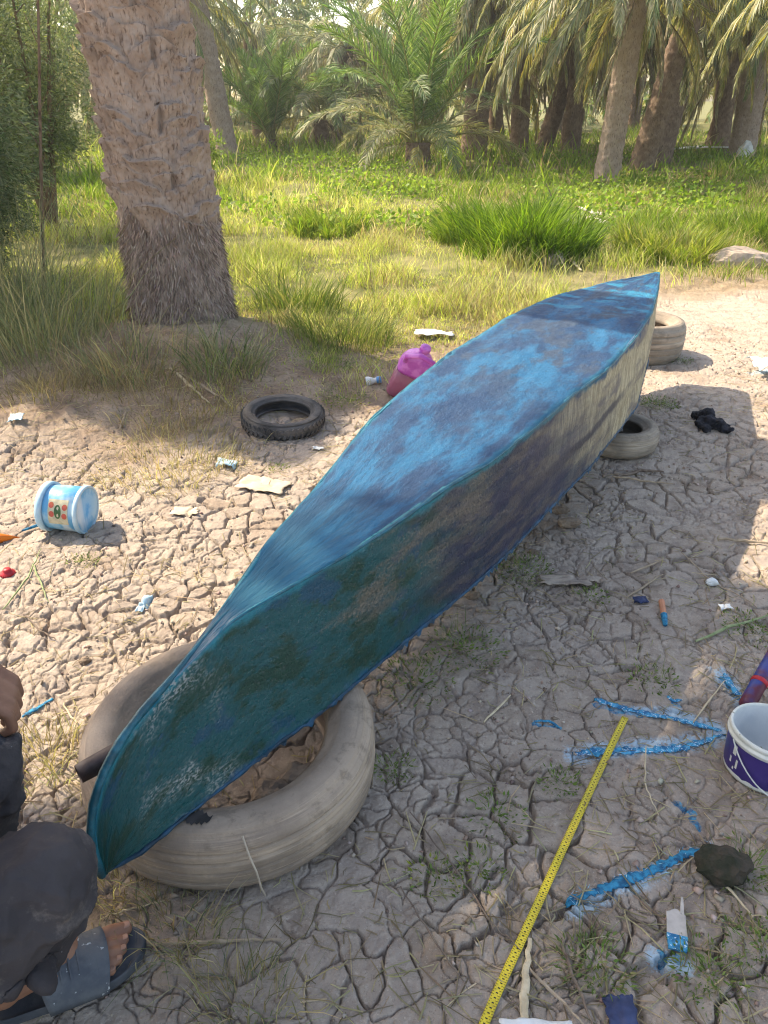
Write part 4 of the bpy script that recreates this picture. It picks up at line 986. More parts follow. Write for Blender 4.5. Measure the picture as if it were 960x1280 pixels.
def build_person():
    fx = Vector((.88, .475, 0)).normalized(); fy = Vector((-fx.y, fx.x, 0)); Hl = Vector((-.702, .782, 0)); g = gz(-.58, .85)+.004
    t = thing('person', 'person squatting at the lower left edge in dark trousers and a blue grey slide sandal', 'person', (-.85, .72, 0))
    L = lambda f, l, z: Hl+fx*f+fy*l+Vector((0, 0, z+g))
    b = MB(); st = .024
    kR = Vector((-.500, .762, .425)); kL = Vector((-.66, .985, .43)); hR = Vector((-.84, .56, .27)); hL = Vector((-.95, .74, .27))
    anR = L(.055, 0, .085+st); LL = Vector((-.80, .93, 0))
    # right foot
    b.capsule(L(.032, 0, .034+st), .032, L(.06, 0, .07+st), .034)
    b.capsule(L(.055, 0, .05+st), .036, L(.135, .012, .04+st), .030)
    tips = [(.252, .031, .0135), (.245, .009, .0098), (.238, -.0095, .0092), (.227, -.026, .0088), (.212, -.041, .0085)]
    for f, l, r in tips:
        bl = l*.85; b.capsule(L(.10, bl*.5, .040+st), .024, L(f-.066, bl, .020+st), r*1.45)
        b.capsule(L(f-.066, bl, .020+st), r*1.35, L(f-.032, l, .020+st), r*1.02)
        b.capsule(L(f-.032, l, .020+st), r*1.02, L(f-.006, l, .011+st), r)
    b.capsule(anR, .036, anR.lerp(kR, .35), .046); b.capsule(anR.lerp(kR, .35), .046, anR.lerp(kR, .65), .054); b.capsule(anR.lerp(kR, .65), .048, kR+Vector((-.02, -.008, -.01)), .045)
    b.capsule(kR+Vector((-.02, -.008, -.01)), .045, hR, .085)
    # left leg, its foot behind the right one and out of the frame
    anL = LL+Vector((-.02, -.02, .09)); b.capsule(LL+Vector((-.05, -.02, .035)), .03, LL+Vector((.13, .06, .025)), .03)
    for k in range(5): b.capsule(LL+Vector((.10, .05, .022)), .02, LL+fx*(.19-.006*k)+fy*(.03-.018*k)+Vector((0, 0, .014)), .010)
    b.capsule(anL, .036, kL-Vector((.03, .02, .03)), .055); b.capsule(kL-Vector((.05, .03, .02)), .058, hL, .085)
    # trunk, head
    pel = Vector((-.90, .64, .30)); ch = Vector((-.86, .70, .68)); nk = Vector((-.83, .74, .90))
    b.capsule(pel, .13, Vector((-.89, .67, .48)), .125); b.capsule(Vector((-.89, .67, .48)), .125, ch, .135); b.capsule(ch, .12, nk, .055)
    sR_ = Vector((-.78, .57, .80)); sL_ = Vector((-.92, .86, .80)); b.capsule(ch+Vector((0, 0, .1)), .08, sR_, .06); b.capsule(ch+Vector((0, 0, .1)), .08, sL_, .06)
    hd = Vector((-.79, .78, 1.03)); b.capsule(nk, .055, hd, .06); b.capsule(hd, .085, hd+Vector((.0, .0, .05)), .088)
    b.capsule(hd+fx*.075+Vector((0, 0, .0)), .014, hd+fx*.088+Vector((0, 0, -.012)), .013)           # nose
    for sg in (-1, 1): b.capsule(hd+fy*sg*.084, .016, hd+fy*sg*.088+Vector((0, 0, .03)), .014)     # ears
    b.capsule(hd+fx*.05-Vector((0, 0, .06)), .035, hd+fx*.06-Vector((0, 0, .05)), .03)             # chin
    # arms: the left hand hangs in a loose fist over the left knee
    wl = Vector((-.765, 1.06, .535)); el = Vector((-.93, .98, .56))
    b.capsule(sL_, .052, el, .042); b.capsule(el, .042, wl, .028)
    wr = Vector((-.74, .72, .50)); er = Vector((-.80, .52, .55)); b.capsule(sR_, .052, er, .042); b.capsule(er, .042, wr, .028)
    b.capsule(wl, .027, Vector((-.725, 1.055, .53)), .034)
    for k in range(4):
        o_ = Vector((.000, -.030+.0, 0)); base = Vector((-.700+.004*k, 1.083-.021*k, .540-.008*k)); r = (.0105, .0112, .0108, .0095)[k]
        b.capsule(Vector((-.745, 1.07-.012*k, .535)), .018, base, r*1.35)
        m1 = base+Vector((.030, -.003, -.020)); m2 = m1+Vector((.004, -.004, -.027)); m3 = m2+Vector((-.018, -.002, -.010))
        b.capsule(base, r*1.2, m1, r*1.05); b.capsule(m1, r*1.05, m2, r); b.capsule(m2, r, m3, r*.9)
    b.capsule(Vector((-.735, 1.02, .525)), .015, Vector((-.700, 1.008, .505)), .0125); b.capsule(Vector((-.700, 1.008, .505)), .0125, Vector((-.682, 1.025, .490)), .011)
    b.capsule(wr, .027, wr+fx*.06, .03)
    for k in range(4):
        q = wr+fx*.08+fy*(.028-.018*k); b.capsule(wr+fx*.05+fy*(.02-.013*k), .014, q, .012); b.capsule(q, .011, q+fx*.03-Vector((0, 0, .015)), .0095)
    b.capsule(wr+fx*.02+fy*.03, .014, wr+fx*.05+fy*.05, .011)
    remeshed('body', b, M['skin'], t, .0036, 3)
    # nails of the visible foot
    for f, l, r in tips:
        n_ = MB(); c = L(f-.005, l, .011+st)+Vector((0, 0, r*.86)); n_.capsule(c-fx*.004, r*.5, c+fx*.003, r*.5, 10)
        for i, v in enumerate(n_.v):
            v = Vector(v)-c; n_.v[i] = tuple(c+fx*v.dot(fx)*1.0+fy*v.dot(fy)*1.15+Vector((0, 0, v.z*.30)))
        obj('toenail', n_, M['nail'], t, smooth=True)
    # trousers
    tr = MB(); hemR = anR.lerp(kR, .10)
    tr.capsule(anR.lerp(kR, .24), .062, anR.lerp(kR, .55), .080); tr.capsule(anR.lerp(kR, .55), .074, kR+Vector((-.022, -.008, -.02)), .080)
    tr.capsule(kR+Vector((-.024, -.010, -.02)), .081, hR+Vector((.05, .02, .02)), .108); tr.capsule(hR+Vector((.05, .02, .02)), .108, hR, .115)
    tr.capsule(kL+Vector((-.04, -.025, -.02)), .072, hL, .11); tr.capsule(anL.lerp(kL, .3), .065, kL-Vector((.045, .03, .03)), .072)
    tr.capsule(hR, .115, hL, .115); tr.capsule(pel, .145, pel+Vector((0, .02, .12)), .135)
    # folds behind the knee
    for k in range(7):
        q = kR+Vector((-.07-.035*k, -.015-.02*k, -.105+.010*k)); tr.capsule(q+fy*.08, .014, q-fy*.08+Vector((.02, 0, -.02)), .018)
    tro = remeshed('trousers', tr, M['trouser'], t, .0045, 4, [(.032, .12)]); wrinkle(tro, .015, .11); wrinkle(tro, .004, .05)
    sh = MB(); sh.capsule(pel+Vector((0, .02, .10)), .142, ch, .150); sh.capsule(ch, .14, ch+Vector((.01, .02, .12)), .09)
    sh.capsule(sR_, .075, er, .058); sh.capsule(er, .055, er.lerp(wr, .6), .045); sh.capsule(sL_, .075, el, .058); sh.capsule(el, .055, el.lerp(wl, .55), .045); sh.capsule(sR_, .08, sL_, .08)
    # dark sleeve or cloth over the left knee
    sh.capsule(Vector((-.70, .97, .445)), .05, Vector((-.82, .90, .50)), .08)
    remeshed('shirt', sh, M['shirt'], t, .007, 4, [(.02, .06)])
    hr = MB(); hr.capsule(hd+Vector((-.015, -.01, .045)), .095, hd+Vector((-.03, -.02, .02)), .09); remeshed('hair', hr, M['hair'], t, .006, 2, [(.01, .02)])
    # slide sandal
    out = [(-.012, 0), (-.006, .026), (.02, .038), (.08, .038), (.14, .044), (.20, .054), (.245, .050), (.272, .032), (.280, .008), (.270, -.020), (.245, -.046), (.20, -.060), (.14, -.056), (.08, -.042), (.02, -.038), (-.006, -.026)]
    def ring(sc, z): return [L(.134+(f-.134)*sc, l*sc, z) for f, l in out]
    s_ = MB(); n = len(out); rings = [ring(.97, .0), ring(1.0, .006), ring(1.0, .020), ring(.985, .026), ring(.93, .026), ring(.90, .0215)]
    s_.add([p for r_ in rings for p in r_], [(i*n+k, i*n+(k+1) % n, (i+1)*n+(k+1) % n, (i+1)*n+k) for i in range(5) for k in range(n)]+[tuple(reversed(range(n))), tuple(range(5*n, 6*n))])
    so_ = obj('sandal_sole', s_, M['sole'], t, smooth=True); subsurf(so_, 2); so_.data.polygons
    sp = MB(); nf, na = 11, 21; vs = []
    for i in range(nf):
        f = .095+.100*i/(nf-1)
        for j in range(na):
            a = math.pi*j/(na-1); wl_ = .050+.008*i/(nf-1); hh = .070-.020*i/(nf-1); ff = f+.014*math.sin(a)*(1 if i > nf/2 else -.6)
            vs.append(L(ff, wl_*math.cos(a)*1.0-.002, .012+hh*math.sin(a)**.75))
    sp.add(vs, [(i*na+j, i*na+j+1, (i+1)*na+j+1, (i+1)*na+j) for i in range(nf-1) for j in range(na-1)])
    o = obj('sandal_strap', sp, M['sandal'], t, smooth=True); sd = o.modifiers.new('t', 'SOLIDIFY'); sd.thickness = .006; sd.offset = 1
    rb = MB()
    for i in range(6):
        f = .108+.0155*i; pts = []
        for j in range(3, 18):
            a = math.pi*j/20; k = (f-.095)/.1; pts.append(L(f+.014*math.sin(a)*(.2), (.050+.008*k)*math.cos(a)*1.0-.002, .012+(.070-.020*k)*math.sin(a)**.75+.0065))
        rb.tube(pts, .0022, 5)
    obj('strap_rib', rb, M['sandal'], o, world=True)
build_person()

# ------------------------------------------------------------ things lying about
def at_px(u, v, dz=0.0):
    """ground point seen at a place of the photograph, on the modelled surface"""
    x, y, _ = unproj(u, v); z = gz(x, y)
    for _ in range(3): x, y, _ = unproj(u, v, z); z = gz(x, y)
    return Vector((x, y, z+dz))
M['stick'] = simple('dry_stick', (.42, .33, .24), (.30, .23, .16), 40, .9, .6, 200, .002)
M['stick_pale'] = simple('pale_stick', (.62, .52, .36), (.48, .39, .26), 40, .85, .5, 200, .002)
M['stick_dark'] = simple('dark_twig', (.14, .10, .08), (.22, .17, .13), 40, .9, .6, 200, .002)
M['stick_green'] = simple('green_stalk', (.20, .26, .12), (.30, .33, .18), 40, .8)
M['card'] = simple('weathered_cardboard', (.60, .50, .38), (.50, .41, .31), 12, .95, .3)
M['board'] = simple('grey_sheath', (.40, .33, .27), (.30, .24, .20), 25, .95, .6, 120, .003)
M['white'] = simple('white_plastic', (.72, .74, .74), (.58, .60, .60), 18, .45, .2, 60, .002, .4)
M['cyanw'] = simple('pale_blue_plastic', (.50, .66, .74), (.34, .56, .70), 18, .4, .2, 60, .002, .4)
M['navy'] = simple('navy_scrap', (.02, .03, .08), (.05, .07, .16), 18, .6)
M['black'] = simple('black_cloth', (.012, .012, .016), (.03, .03, .04), 30, .8, .6, 80, .006)
M['orange'] = simple('orange_plastic', (.80, .20, .02), (.70, .15, .015), 18, .45)
M['red'] = simple('red_plastic', (.50, .025, .04), (.38, .02, .03), 18, .4)
M['gr'] = simple('green_print', (.06, .16, .06), None, 30, .5)
M['redp'] = simple('red_print', (.55, .10, .08), (.45, .12, .06), 60, .5)
M['cream'] = simple('cream_print', (.60, .55, .38), (.45, .42, .30), 60, .5)
M['moss'] = simple('mossy_block', (.030, .032, .020), (.065, .05, .038), 25, .95, .9, 60, .01)
M['blue_fibre'] = simple('blue_painted_fibre', (.010, .12, .26), (.05, .36, .58), 60, .7, .5, 160, .004, .3, speck=((.50, .64, .74), .58))
M['blue_fibre_dark'] = simple('dark_blue_painted_fibre', (.006, .08, .17), (.02, .26, .44), 60, .7, .5, 160, .004, .3)
M['log'] = simple('bleached_wood', (.62, .56, .50), (.45, .38, .32), 12, .9, .6, 60, .006)
M['bag'] = simple('pale_sack', (.70, .70, .68), (.55, .56, .56), 12, .7, .5, 40, .01)

def stick(label, pts, r, m='stick', flat=1.0, name='stick', dz=.006, cat='stick', group=None, jit=.006, n=7):
    P = []; raw = [at_px(*p) for p in pts]
    for a, b in zip(raw[:-1], raw[1:]):
        for k in range(n): q = a.lerp(b, k/n); P.append(q)
    P.append(raw[-1]); out = []
    zs = [gz(p.x, p.y) for p in P]
    for i, p in enumerate(P):
        zz = max(zs[max(0, i-2):i+3])*.6+(zs[0]+(zs[-1]-zs[0])*i/(len(P)-1))*.4
        out.append(Vector((p.x+random.uniform(-jit, jit)*.4, p.y+random.uniform(-jit, jit)*.4, max(zz, zs[i])+dz*random.uniform(.7, 1.2)+r*.5)))
    mb = MB(); L_ = len(out); mb.tube(out, [r*(1-.45*abs(2*i/(L_-1)-.8)) for i in range(L_)], 6, True, flat)
    return tag(obj(name, mb, M[m]), label, cat, group)
stick('pale straight stick pointing from the sandal toes towards the big tyre', [(182, 1183), (270, 1180), (352, 1178)], .0042, 'stick')
stick('pale flat split stick beside the lower end of the yellow tape', [(652, 1300), (655, 1240), (661, 1178)], .0085, 'stick_pale', .35)
stick('long thin twig running down to the yellow tape at the lower middle', [(512, 1018), (560, 1085), (610, 1150), (650, 1190)], .0022, 'stick_dark')
stick('thin bent twig at the lower left of the yellow tape', [(500, 1110), (545, 1180), (585, 1240)], .0022, 'stick_dark')
stick('brown stick crossing the lower edge right of the yellow tape', [(660, 1212), (690, 1245), (735, 1290)], .0036, 'stick')
stick('dark twig just left of the dark blue scrap at the bottom', [(702, 1180), (715, 1230), (742, 1290)], .0042, 'stick_dark')
stick('thin stick leaning against the upper blue strip by the purple bucket', [(866, 905), (905, 853)], .0028, 'stick_pale')
stick('thin upright looking straw below the two blue strips', [(806, 935), (806, 985), (822, 1022)], .0020, 'stick_pale')
stick('short stick on the mud above the navy scrap', [(788, 718), (832, 700)], .0036, 'stick')
stick('slanting stick between the cardboard scrap and the navy scrap', [(782, 750), (828, 722)], .0042, 'stick')
stick('thin twig on the mud pointing at the white pebble', [(850, 700), (885, 725), (945, 768)], .0026, 'stick')
stick('straight dry stick lying in the sunny patch at the right edge', [(898, 676), (965, 682)], .0060, 'stick')
stick('small stick just above the mud weed right of the big tyre', [(605, 905), (638, 872)], .0034, 'stick_pale')
stick('yellow green palm stalk in front of the purple bucket handle side', [(868, 805), (915, 785), (965, 770)], .0055, 'stick_green', cat='palm stalk', name='palm_stalk')
stick('grey twig crossing the green stalk on the left mud', [(5, 765), (35, 725), (52, 688)], .0036, 'stick_green')
stick('short green stalk crossed with a twig on the left mud', [(42, 708), (50, 728), (60, 752)], .0036, 'stick_green')
stick('dark twig on the left mud above the blue strip', [(30, 770), (50, 790), (70, 802)], .0032, 'stick_dark')
stick('pale twig by the straw tuft at the left', [(80, 885), (96, 905), (88, 945)], .0026, 'stick_pale')
stick('diagonal pale stick below the mossy block', [(870, 1088), (900, 1110), (940, 1150)], .0038, 'stick_pale')
stick('thin straw across the mud below the big tyre', [(128, 1150), (160, 1140), (210, 1128)], .0022, 'stick_pale')
stick('long dry stalk lying before the big palm foot', [(212, 462), (235, 480), (262, 505)], .0085, 'stick_pale', name='palm_stalk', cat='palm stalk')
stick('grey dry stalk on the soil left of the small tyre', [(228, 468), (262, 490), (292, 512)], .0075, 'stick', name='palm_stalk', cat='palm stalk')
stick('short grey stick upright on the dry soil patch', [(150, 538), (158, 515)], .006, 'stick')
stick('stick lying on the mud by the far dusty tyre', [(765, 598), (800, 603), (842, 607)], .005, 'stick')
stick('dark grey branch on the mud beside the middle tyres', [(770, 598), (800, 590), (828, 596)], .008, 'stick_dark')
# fallen bleached wood in the field
mb = MB(); a = at_px(706, 283); b = at_px(758, 287); mb.tube([a+Vector((0, 0, .06)), (a+b)/2+Vector((0, .1, .10)), b+Vector((0, 0, .07))], [.035, .05, .03], 8)
tag(obj('fallen_log', mb, M['log']), 'bleached fallen log in the sunlit field, longer of two', 'log')
mb = MB(); a = at_px(722, 275); b = at_px(752, 278); mb.tube([a+Vector((0, 0, .15)), b+Vector((0, 0, .09))], [.02, .03], 8); mb.tube([at_px(728, 270)+Vector((0, 0, .14)), at_px(742, 279)+Vector((0, 0, .1))], [.015, .02], 6)
tag(obj('fallen_branch', mb, M['log']), 'shorter forked branch behind the fallen log in the field', 'branch')
mb = MB(); a = at_px(690, 258); mb.tube([a, a+Vector((-.04, 0, .18)), a+Vector((-.12, 0, .32))], [.02, .014, .006], 6); mb.tube([a+Vector((-.02, 0, .1)), a+Vector((.1, 0, .25))], [.01, .004], 5)
tag(obj('dead_twig', mb, M['stick_dark']), 'dark dead twig standing up in the field left of the logs', 'twig')
lump('dirt_mound', 'brown weathered root lump at the right edge of the grass above the path', 'root lump', at_px(925, 332, .03), .24, M['board'], (1.4, .7, .55), 21)
lump('palm_stump', 'low rotten palm stump in the grass beyond the boat', 'stump', at_px(690, 330, .02), .13, M['board'], (1, .8, .7), 22)
stick('pale dry sheath lying right of the low stump', [(702, 322), (716, 330), (726, 340)], .022, 'stick_pale', .4, name='palm_sheath', cat='palm sheath')
# sack and film at the grove edge
lump('sack', 'small white sack standing at the foot of the grove near the right edge', 'sack', at_px(929, 201, .16), .26, M['bag'], (.7, .6, 1.1), 23)
def drape(name, label, cat, px, wd, dp, m, hgt=.05, sd=0, n=16, rot=0, jag=.25, group=None, th=.0015):
    c = at_px(*px); vs = []; fs = []
    for i in range(n):
        for j in range(n):
            u = (i/(n-1)-.5); v = (j/(n-1)-.5); e = 1+jag*(float(fbm(np.array(3.1*math.atan2(v, u)+sd), np.array(sd*1.7), 3, sd))-.5)*2
            x = u*wd*e; y = v*dp*e; X = x*math.cos(rot)-y*math.sin(rot); Y = x*math.sin(rot)+y*math.cos(rot)
            vs.append((c.x+X, c.y+Y, 0))
    gx_ = ground_z([p[0] for p in vs], [p[1] for p in vs])
    vs = [(p[0], p[1], max(c.z-.01, gx_[k]*.7+c.z*.3)+.004+hgt*float(fbm(np.array(p[0]*9/max(wd, .05)*.2+sd), np.array(p[1]*9/max(wd, .05)*.2), 3, sd+2))) for k, p in enumerate(vs)]
    for i in range(n-1):
        for j in range(n-1): fs.append((i*n+j, (i+1)*n+j, (i+1)*n+j+1, i*n+j+1))
    mb = MB(); mb.add(vs, fs); o = obj(name, mb, m, None, smooth=True, loc=tuple(c)); s_ = o.modifiers.new('t', 'SOLIDIFY'); s_.thickness = th; s_.offset = 1
    return tag(o, label, cat, group)
drape('plastic_sheet', 'pale plastic sheet lying on the grass at the grove edge', 'plastic sheet', (868, 192), 2.6, .7, M['bag'], .22, 3)
drape('cardboard', 'sunlit piece of brown cardboard on the mud beside the hull', 'cardboard', (330, 607), .21, .13, M['card'], .012, 5, rot=-.35, jag=.22)
drape('cardboard', 'pale flat scrap on the cracked mud right of the blue tub', 'cardboard', (232, 641), .10, .06, M['card'], .008, 6, jag=.3)
drape('plastic_scrap', 'white scrap with a dark underside beside the brown cardboard', 'plastic scrap', (284, 582), .085, .065, M['cyanw'], .03, 7)
drape('plastic_scrap', 'tiny white scrap on the mud in front of the small tyre', 'plastic scrap', (398, 562), .05, .03, M['white'], .01, 8)
drape('plastic_scrap', 'slim pale blue shard standing on the mud left of the bow', 'plastic scrap', (180, 755), .022, .085, M['cyanw'], .03, 9, rot=-.15)
drape('plastic_scrap', 'small blue wrapper on the soil at the left edge', 'plastic scrap', (20, 524), .07, .05, M['cyanw'], .03, 10)
drape('plastic_bag', 'flat white bag on the grass behind the purple jug', 'plastic bag', (542, 421), .26, .12, M['white'], .05, 11)
drape('plastic_bag', 'white and turquoise bag at the right edge beyond the shadow', 'plastic bag', (962, 468), .22, .20, M['cyanw'], .12, 12)
drape('plastic_bag', 'shiny grey plastic at the bottom edge beside the tape', 'plastic bag', (672, 1302), .12, .045, M['white'], .04, 13)
drape('cloth_scrap', 'dark blue scrap at the bottom edge right of the dark twig', 'cloth scrap', (774, 1268), .055, .055, M['navy'], .02, 14)
drape('foil_scrap', 'crumpled navy and white scrap on the mud below the stick', 'plastic scrap', (800, 753), .045, .03, M['navy'], .016, 15)
drape('plastic_scrap', 'little white pebble like scrap right of the orange stub', 'plastic scrap', (906, 762), .035, .025, M['white'], .014, 16)
drape('palm_sheath', 'grey brown scrap of palm sheath lying by the hull weed', 'palm sheath', (705, 730), .16, .05, M['board'], .02, 17, rot=-.12)
drape('palm_sheath', 'smaller grey sheath scrap in the mud right of the larger one', 'palm sheath', (742, 728), .07, .035, M['board'], .02, 18)
lump('pebble', 'round white pebble on the mud near the sunny patch', 'pebble', at_px(889, 730, .008), .020, M['white'], (1.1, .8, .7), 24)
lump('mossy_block', 'dark mossy block at the end of the lower blue strip', 'block', at_px(902, 1090, .022), .052, M['moss'], (1.15, .85, .75), 26, sub=3, amp=.25)
for i, (u, v) in enumerate(((667, 690), (590, 745), (612, 690), (700, 640))):
    lump('soil_clod', ('dark clod in the boat shade near the hull weed', 'clod beside the deep crack under the hull edge', 'loose clod under the middle of the hull edge', 'crumbling clod on the mud edge below the middle tyres')[i], 'soil clod', at_px(u, v, .002), .018+.004*i, M['clod'], (1.2, .9, .6), 40+i)
# orange and blue stub
a = at_px(826, 756); b = at_px(831, 784); t = thing('felt_stub', 'orange and blue stub on the mud below the sticks', 'stub', tuple(a))
mb = MB(); mb.tube([a+Vector((0, 0, .014)), a.lerp(b, .6)+Vector((0, 0, .013))], [.010, .009], 8); obj('orange_end', mb, simple('dull_orange', (.55, .24, .14), (.45, .2, .12), 30, .7), t)
mb = MB(); mb.tube([a.lerp(b, .6)+Vector((0, 0, .013)), b+Vector((0, 0, .008))], [.011, .007], 8); obj('blue_end', mb, M['blue_fibre_dark'], t)
# orange cone tip and red cap at the left edge
a = at_px(24, 672); b = at_px(-30, 684); mb = MB(); mb.tube([a+Vector((0, 0, .012)), a.lerp(b, .4)+Vector((0, 0, .022)), b+Vector((0, 0, .03))], [.004, .018, .024], 14)
tag(obj('plastic_nozzle', mb, M['orange'], smooth=True), 'orange tapered plastic nozzle poking in at the left edge', 'nozzle')
c = at_px(10, 718); t = thing('red_screw_top', 'red ribbed bottle cap on the mud at the left edge', 'bottle cap', tuple(c))
mb = MB(); mb.lathe([(.0, .030), (.012, .030), (.014, .026), (.014, .020), (.022, .018), (.024, .014), (.024, .0), (.021, -.002)], 24); obj('cap', mb, M['red'], t, world=False, smooth=True)
mb = MB()
for k in range(20): a_ = 6.283*k/20; mb.box((.0245*math.cos(a_), .0245*math.sin(a_), .008), (.002, .003, .013), (0, 0, a_))
obj('ribs', mb, M['red'], t, world=False)
a = at_px(28, 667); b = at_px(60, 658); mb = MB(); mb.tube([a+Vector((0, 0, .012)), a.lerp(b, .5)+Vector((0, 0, .016)), b+Vector((0, 0, .02))], [.004, .006, .006], 8)
tag(obj('paint_stick', mb, M['blue_fibre_dark']), 'short paint stained stick between the orange nozzle and the blue tub', 'stick')

# pale blue paint tub lying on its side
def blue_tub():
    c = at_px(84, 668); Rr, Ln = .088, .150
    t = thing('paint_tub', 'pale blue paint tub lying on its side with a fruit label', 'tub', (c.x, c.y+.05, c.z), (0, 0, 0))
    rt = Matrix.Translation((0, 0, Rr-.002)) @ Matrix.Rotation(R(-7), 4, 'Z') @ Matrix.Rotation(R(3), 4, 'Y') @ Matrix.Rotation(R(90), 4, 'Y')
    # local axis z -> world +x ; open mouth towards -x
    s = NB('tub_plastic'); cc = s.mix(s.ramp(s.noise(14, 4), .42, .58), (.30, .56, .74), (.10, .40, .66)); cc = s.mix(s.ramp(s.noise(9, 3, .5, s.stretch((1, 1, .3))), .56, .66), cc, (.62, .74, .80))
    mt = s.done(cc, .35, s.bump(s.noise(40, 4), .3, .004), .5)
    b = MB(); b.lathe([(Rr*.93, -Ln/2), (Rr*.96, 0), (Rr*.98, Ln/2), (Rr*.9, Ln/2+.002), (0, Ln/2+.001), (0, Ln/2-.004), (Rr*.92, Ln/2-.005), (Rr*.93, 0), (Rr*.90, -Ln/2)], 48); b.xf(rt); obj('body', b, mt, t, world=False, smooth=True)
    for z0, z1, rr, nm in ((-Ln/2-.004, -Ln/2+.020, Rr*1.06, 'rim'), (Ln/2-.012, Ln/2+.004, Rr*1.03, 'base_ring')):
        b = MB(); b.lathe([(Rr*.93, z0), (rr, z0), (rr*1.01, (z0+z1)/2), (rr, z1), (Rr*.95, z1)], 48, closed=True); b.xf(rt)
        o = obj(nm, b, M['cyanw'], t, world=False, smooth=True)
    def patch(a0, a1, z0, z1, r, nm, m, par, el=False, n=18):
        b = MB(); vs = []; fs = []
        if el:
            vs.append((r, (a0+a1)/2, (z0+z1)/2)); 
            for k in range(n): q = 6.283*k/n; vs.append((r, (a0+a1)/2+math.cos(q)*(a1-a0)/2, (z0+z1)/2+math.sin(q)*(z1-z0)/2))
            fs = [(0, k+1, (k+1) % n+1) for k in range(n)]
        else:
            for i in range(n):
                a_ = a0+(a1-a0)*i/(n-1); vs += [(r, a_, z0), (r, a_, z1)]
            fs = [(2*i, 2*i+2, 2*i+3, 2*i+1) for i in range(n-1)]
        b.add([(r_*math.cos(q), r_*math.sin(q), z) for r_, q, z in vs], fs); b.xf(rt); return obj(nm, b, m, par, world=False)
    # after the rotation, angle measured so that -y world faces the camera: angle -90deg is -y
    A = -math.pi/2
    lb = patch(A-.85, A+.25, -.030, .045, Rr*1.0, 'label', M['cream'], t)
    patch(A-.62, A-.02, -.006, .020, Rr*1.008, 'green_oval', M['gr'], lb, True)
    for a0, z0 in ((A-.72, -.028), (A-.34, -.026), (A-.66, .023), (A-.28, .022)):
        patch(a0, a0+.26, z0, z0+.020, Rr*1.006, 'red_flower', M['redp'], lb, True)
blue_tub()

# purple and pink jug
def jug():
    c = at_px(503, 497); t = thing('plastic_jug', 'cut open plastic jug, purple above and clear pink below, tipped beside the hull', 'jug', (c.x, c.y+.03, c.z))
    s = NB('pink_clear'); s.b.inputs['Transmission Weight'].default_value = .6; pink = s.done((.72, .26, .42), .25, s.bump(s.noise(25, 4), .6, .01), .5)
    s = NB('purple_plastic'); purple = s.done(s.mix(s.ramp(s.noise(16, 3), .4, .6), (.48, .08, .46), (.66, .20, .62)), .35, s.bump(s.noise(22, 4), .5, .01), .5)
    rt = Matrix.Translation((-.012, 0, .01)) @ Matrix.Scale(1.15, 4) @ Matrix.Rotation(R(24), 4, 'Y') @ Matrix.Rotation(R(20), 4, 'X')
    def rr(w_, d_, z, n=32, e=4.0): return [(w_/2*math.copysign(abs(math.cos(a))**(2/e), math.cos(a)), d_/2*math.copysign(abs(math.sin(a))**(2/e), math.sin(a)), z) for a in [6.283*k/n for k in range(n)]]
    def loft(secs, m, nm, cap=False):
        b = MB(); n = len(secs[0]); b.add([p for r_ in secs for p in r_], [(i*n+k, i*n+(k+1) % n, (i+1)*n+(k+1) % n, (i+1)*n+k) for i in range(len(secs)-1) for k in range(n)]+([tuple(reversed(range(n)))] if cap else [])); b.xf(rt)
        o = obj(nm, b, m, t, world=False, smooth=True); s_ = o.modifiers.new('t', 'SOLIDIFY'); s_.thickness = .003; return o
    loft([rr(.14, .09, 0), rr(.155, .10, .015), rr(.158, .10, .08), rr(.155, .10, .155)], pink, 'lower_body', True)
    loft([rr(.157, .103, .150), rr(.165, .108, .165), rr(.160, .105, .20), rr(.13, .09, .235), rr(.085, .07, .258), rr(.05, .05, .268), rr(.045, .045, .285)], purple, 'upper_body')
    b = MB(); b.tube([(-.065, -.05, .225), (-.075, -.085, .275), (-.02, -.10, .315), (.045, -.10, .305), (.085, -.08, .25), (.080, -.055, .19)], .012, 10); b.xf(rt); obj('handle', b, purple, t, world=False, smooth=True)
    b = MB(); b.lathe([(0, .306), (.022, .306), (.026, .300), (.026, .280), (.023, .278)], 20); b.xf(rt); obj('cap', b, purple, t, world=False, smooth=True)
jug()
c = at_px(470, 480); t = thing('bottle_neck', 'small blue and white bottle neck on the soil left of the purple jug', 'bottle neck', tuple(c))
rt = Matrix.Translation((0, 0, .022)) @ Matrix.Rotation(R(80), 4, 'Y')
b = MB(); b.lathe([(0, .03), (.018, .03), (.020, .026), (.020, .008), (.018, .004)], 20); b.xf(rt); obj('cap', b, simple('blue_cap', (.10, .30, .60), None, 20, .4), t, world=False, smooth=True)
b = MB(); b.lathe([(.015, .006), (.015, -.01), (.028, -.04), (.030, -.055)], 20); b.xf(rt); o = obj('neck', b, M['white'], t, world=False, smooth=True)

# black crumpled sandal-like rag
b = MB(); c = at_px(888, 532); P = lambda u, v, z: at_px(u, v, z)
for p, q, r0, r1 in ((P(868, 524, .03), P(885, 528, .045), .022, .030), (P(880, 532, .025), P(897, 538, .035), .030, .026), (P(893, 540, .02), P(912, 542, .018), .024, .018), (P(872, 532, .015), P(884, 540, .015), .020, .018), (P(900, 534, .02), P(908, 538, .02), .015, .014)):
    b.capsule(p, r0, q, r1, 12)
o = obj('cloth_rag', b, M['black'], None, smooth=True); r_ = o.modifiers.new('remesh', 'REMESH'); r_.mode = 'VOXEL'; r_.voxel_size = .005; r_.use_smooth_shade = True; rough_up(o, .035, .03)
tag(o, 'crumpled black rag on the mud in the boat shadow at the right', 'rag')

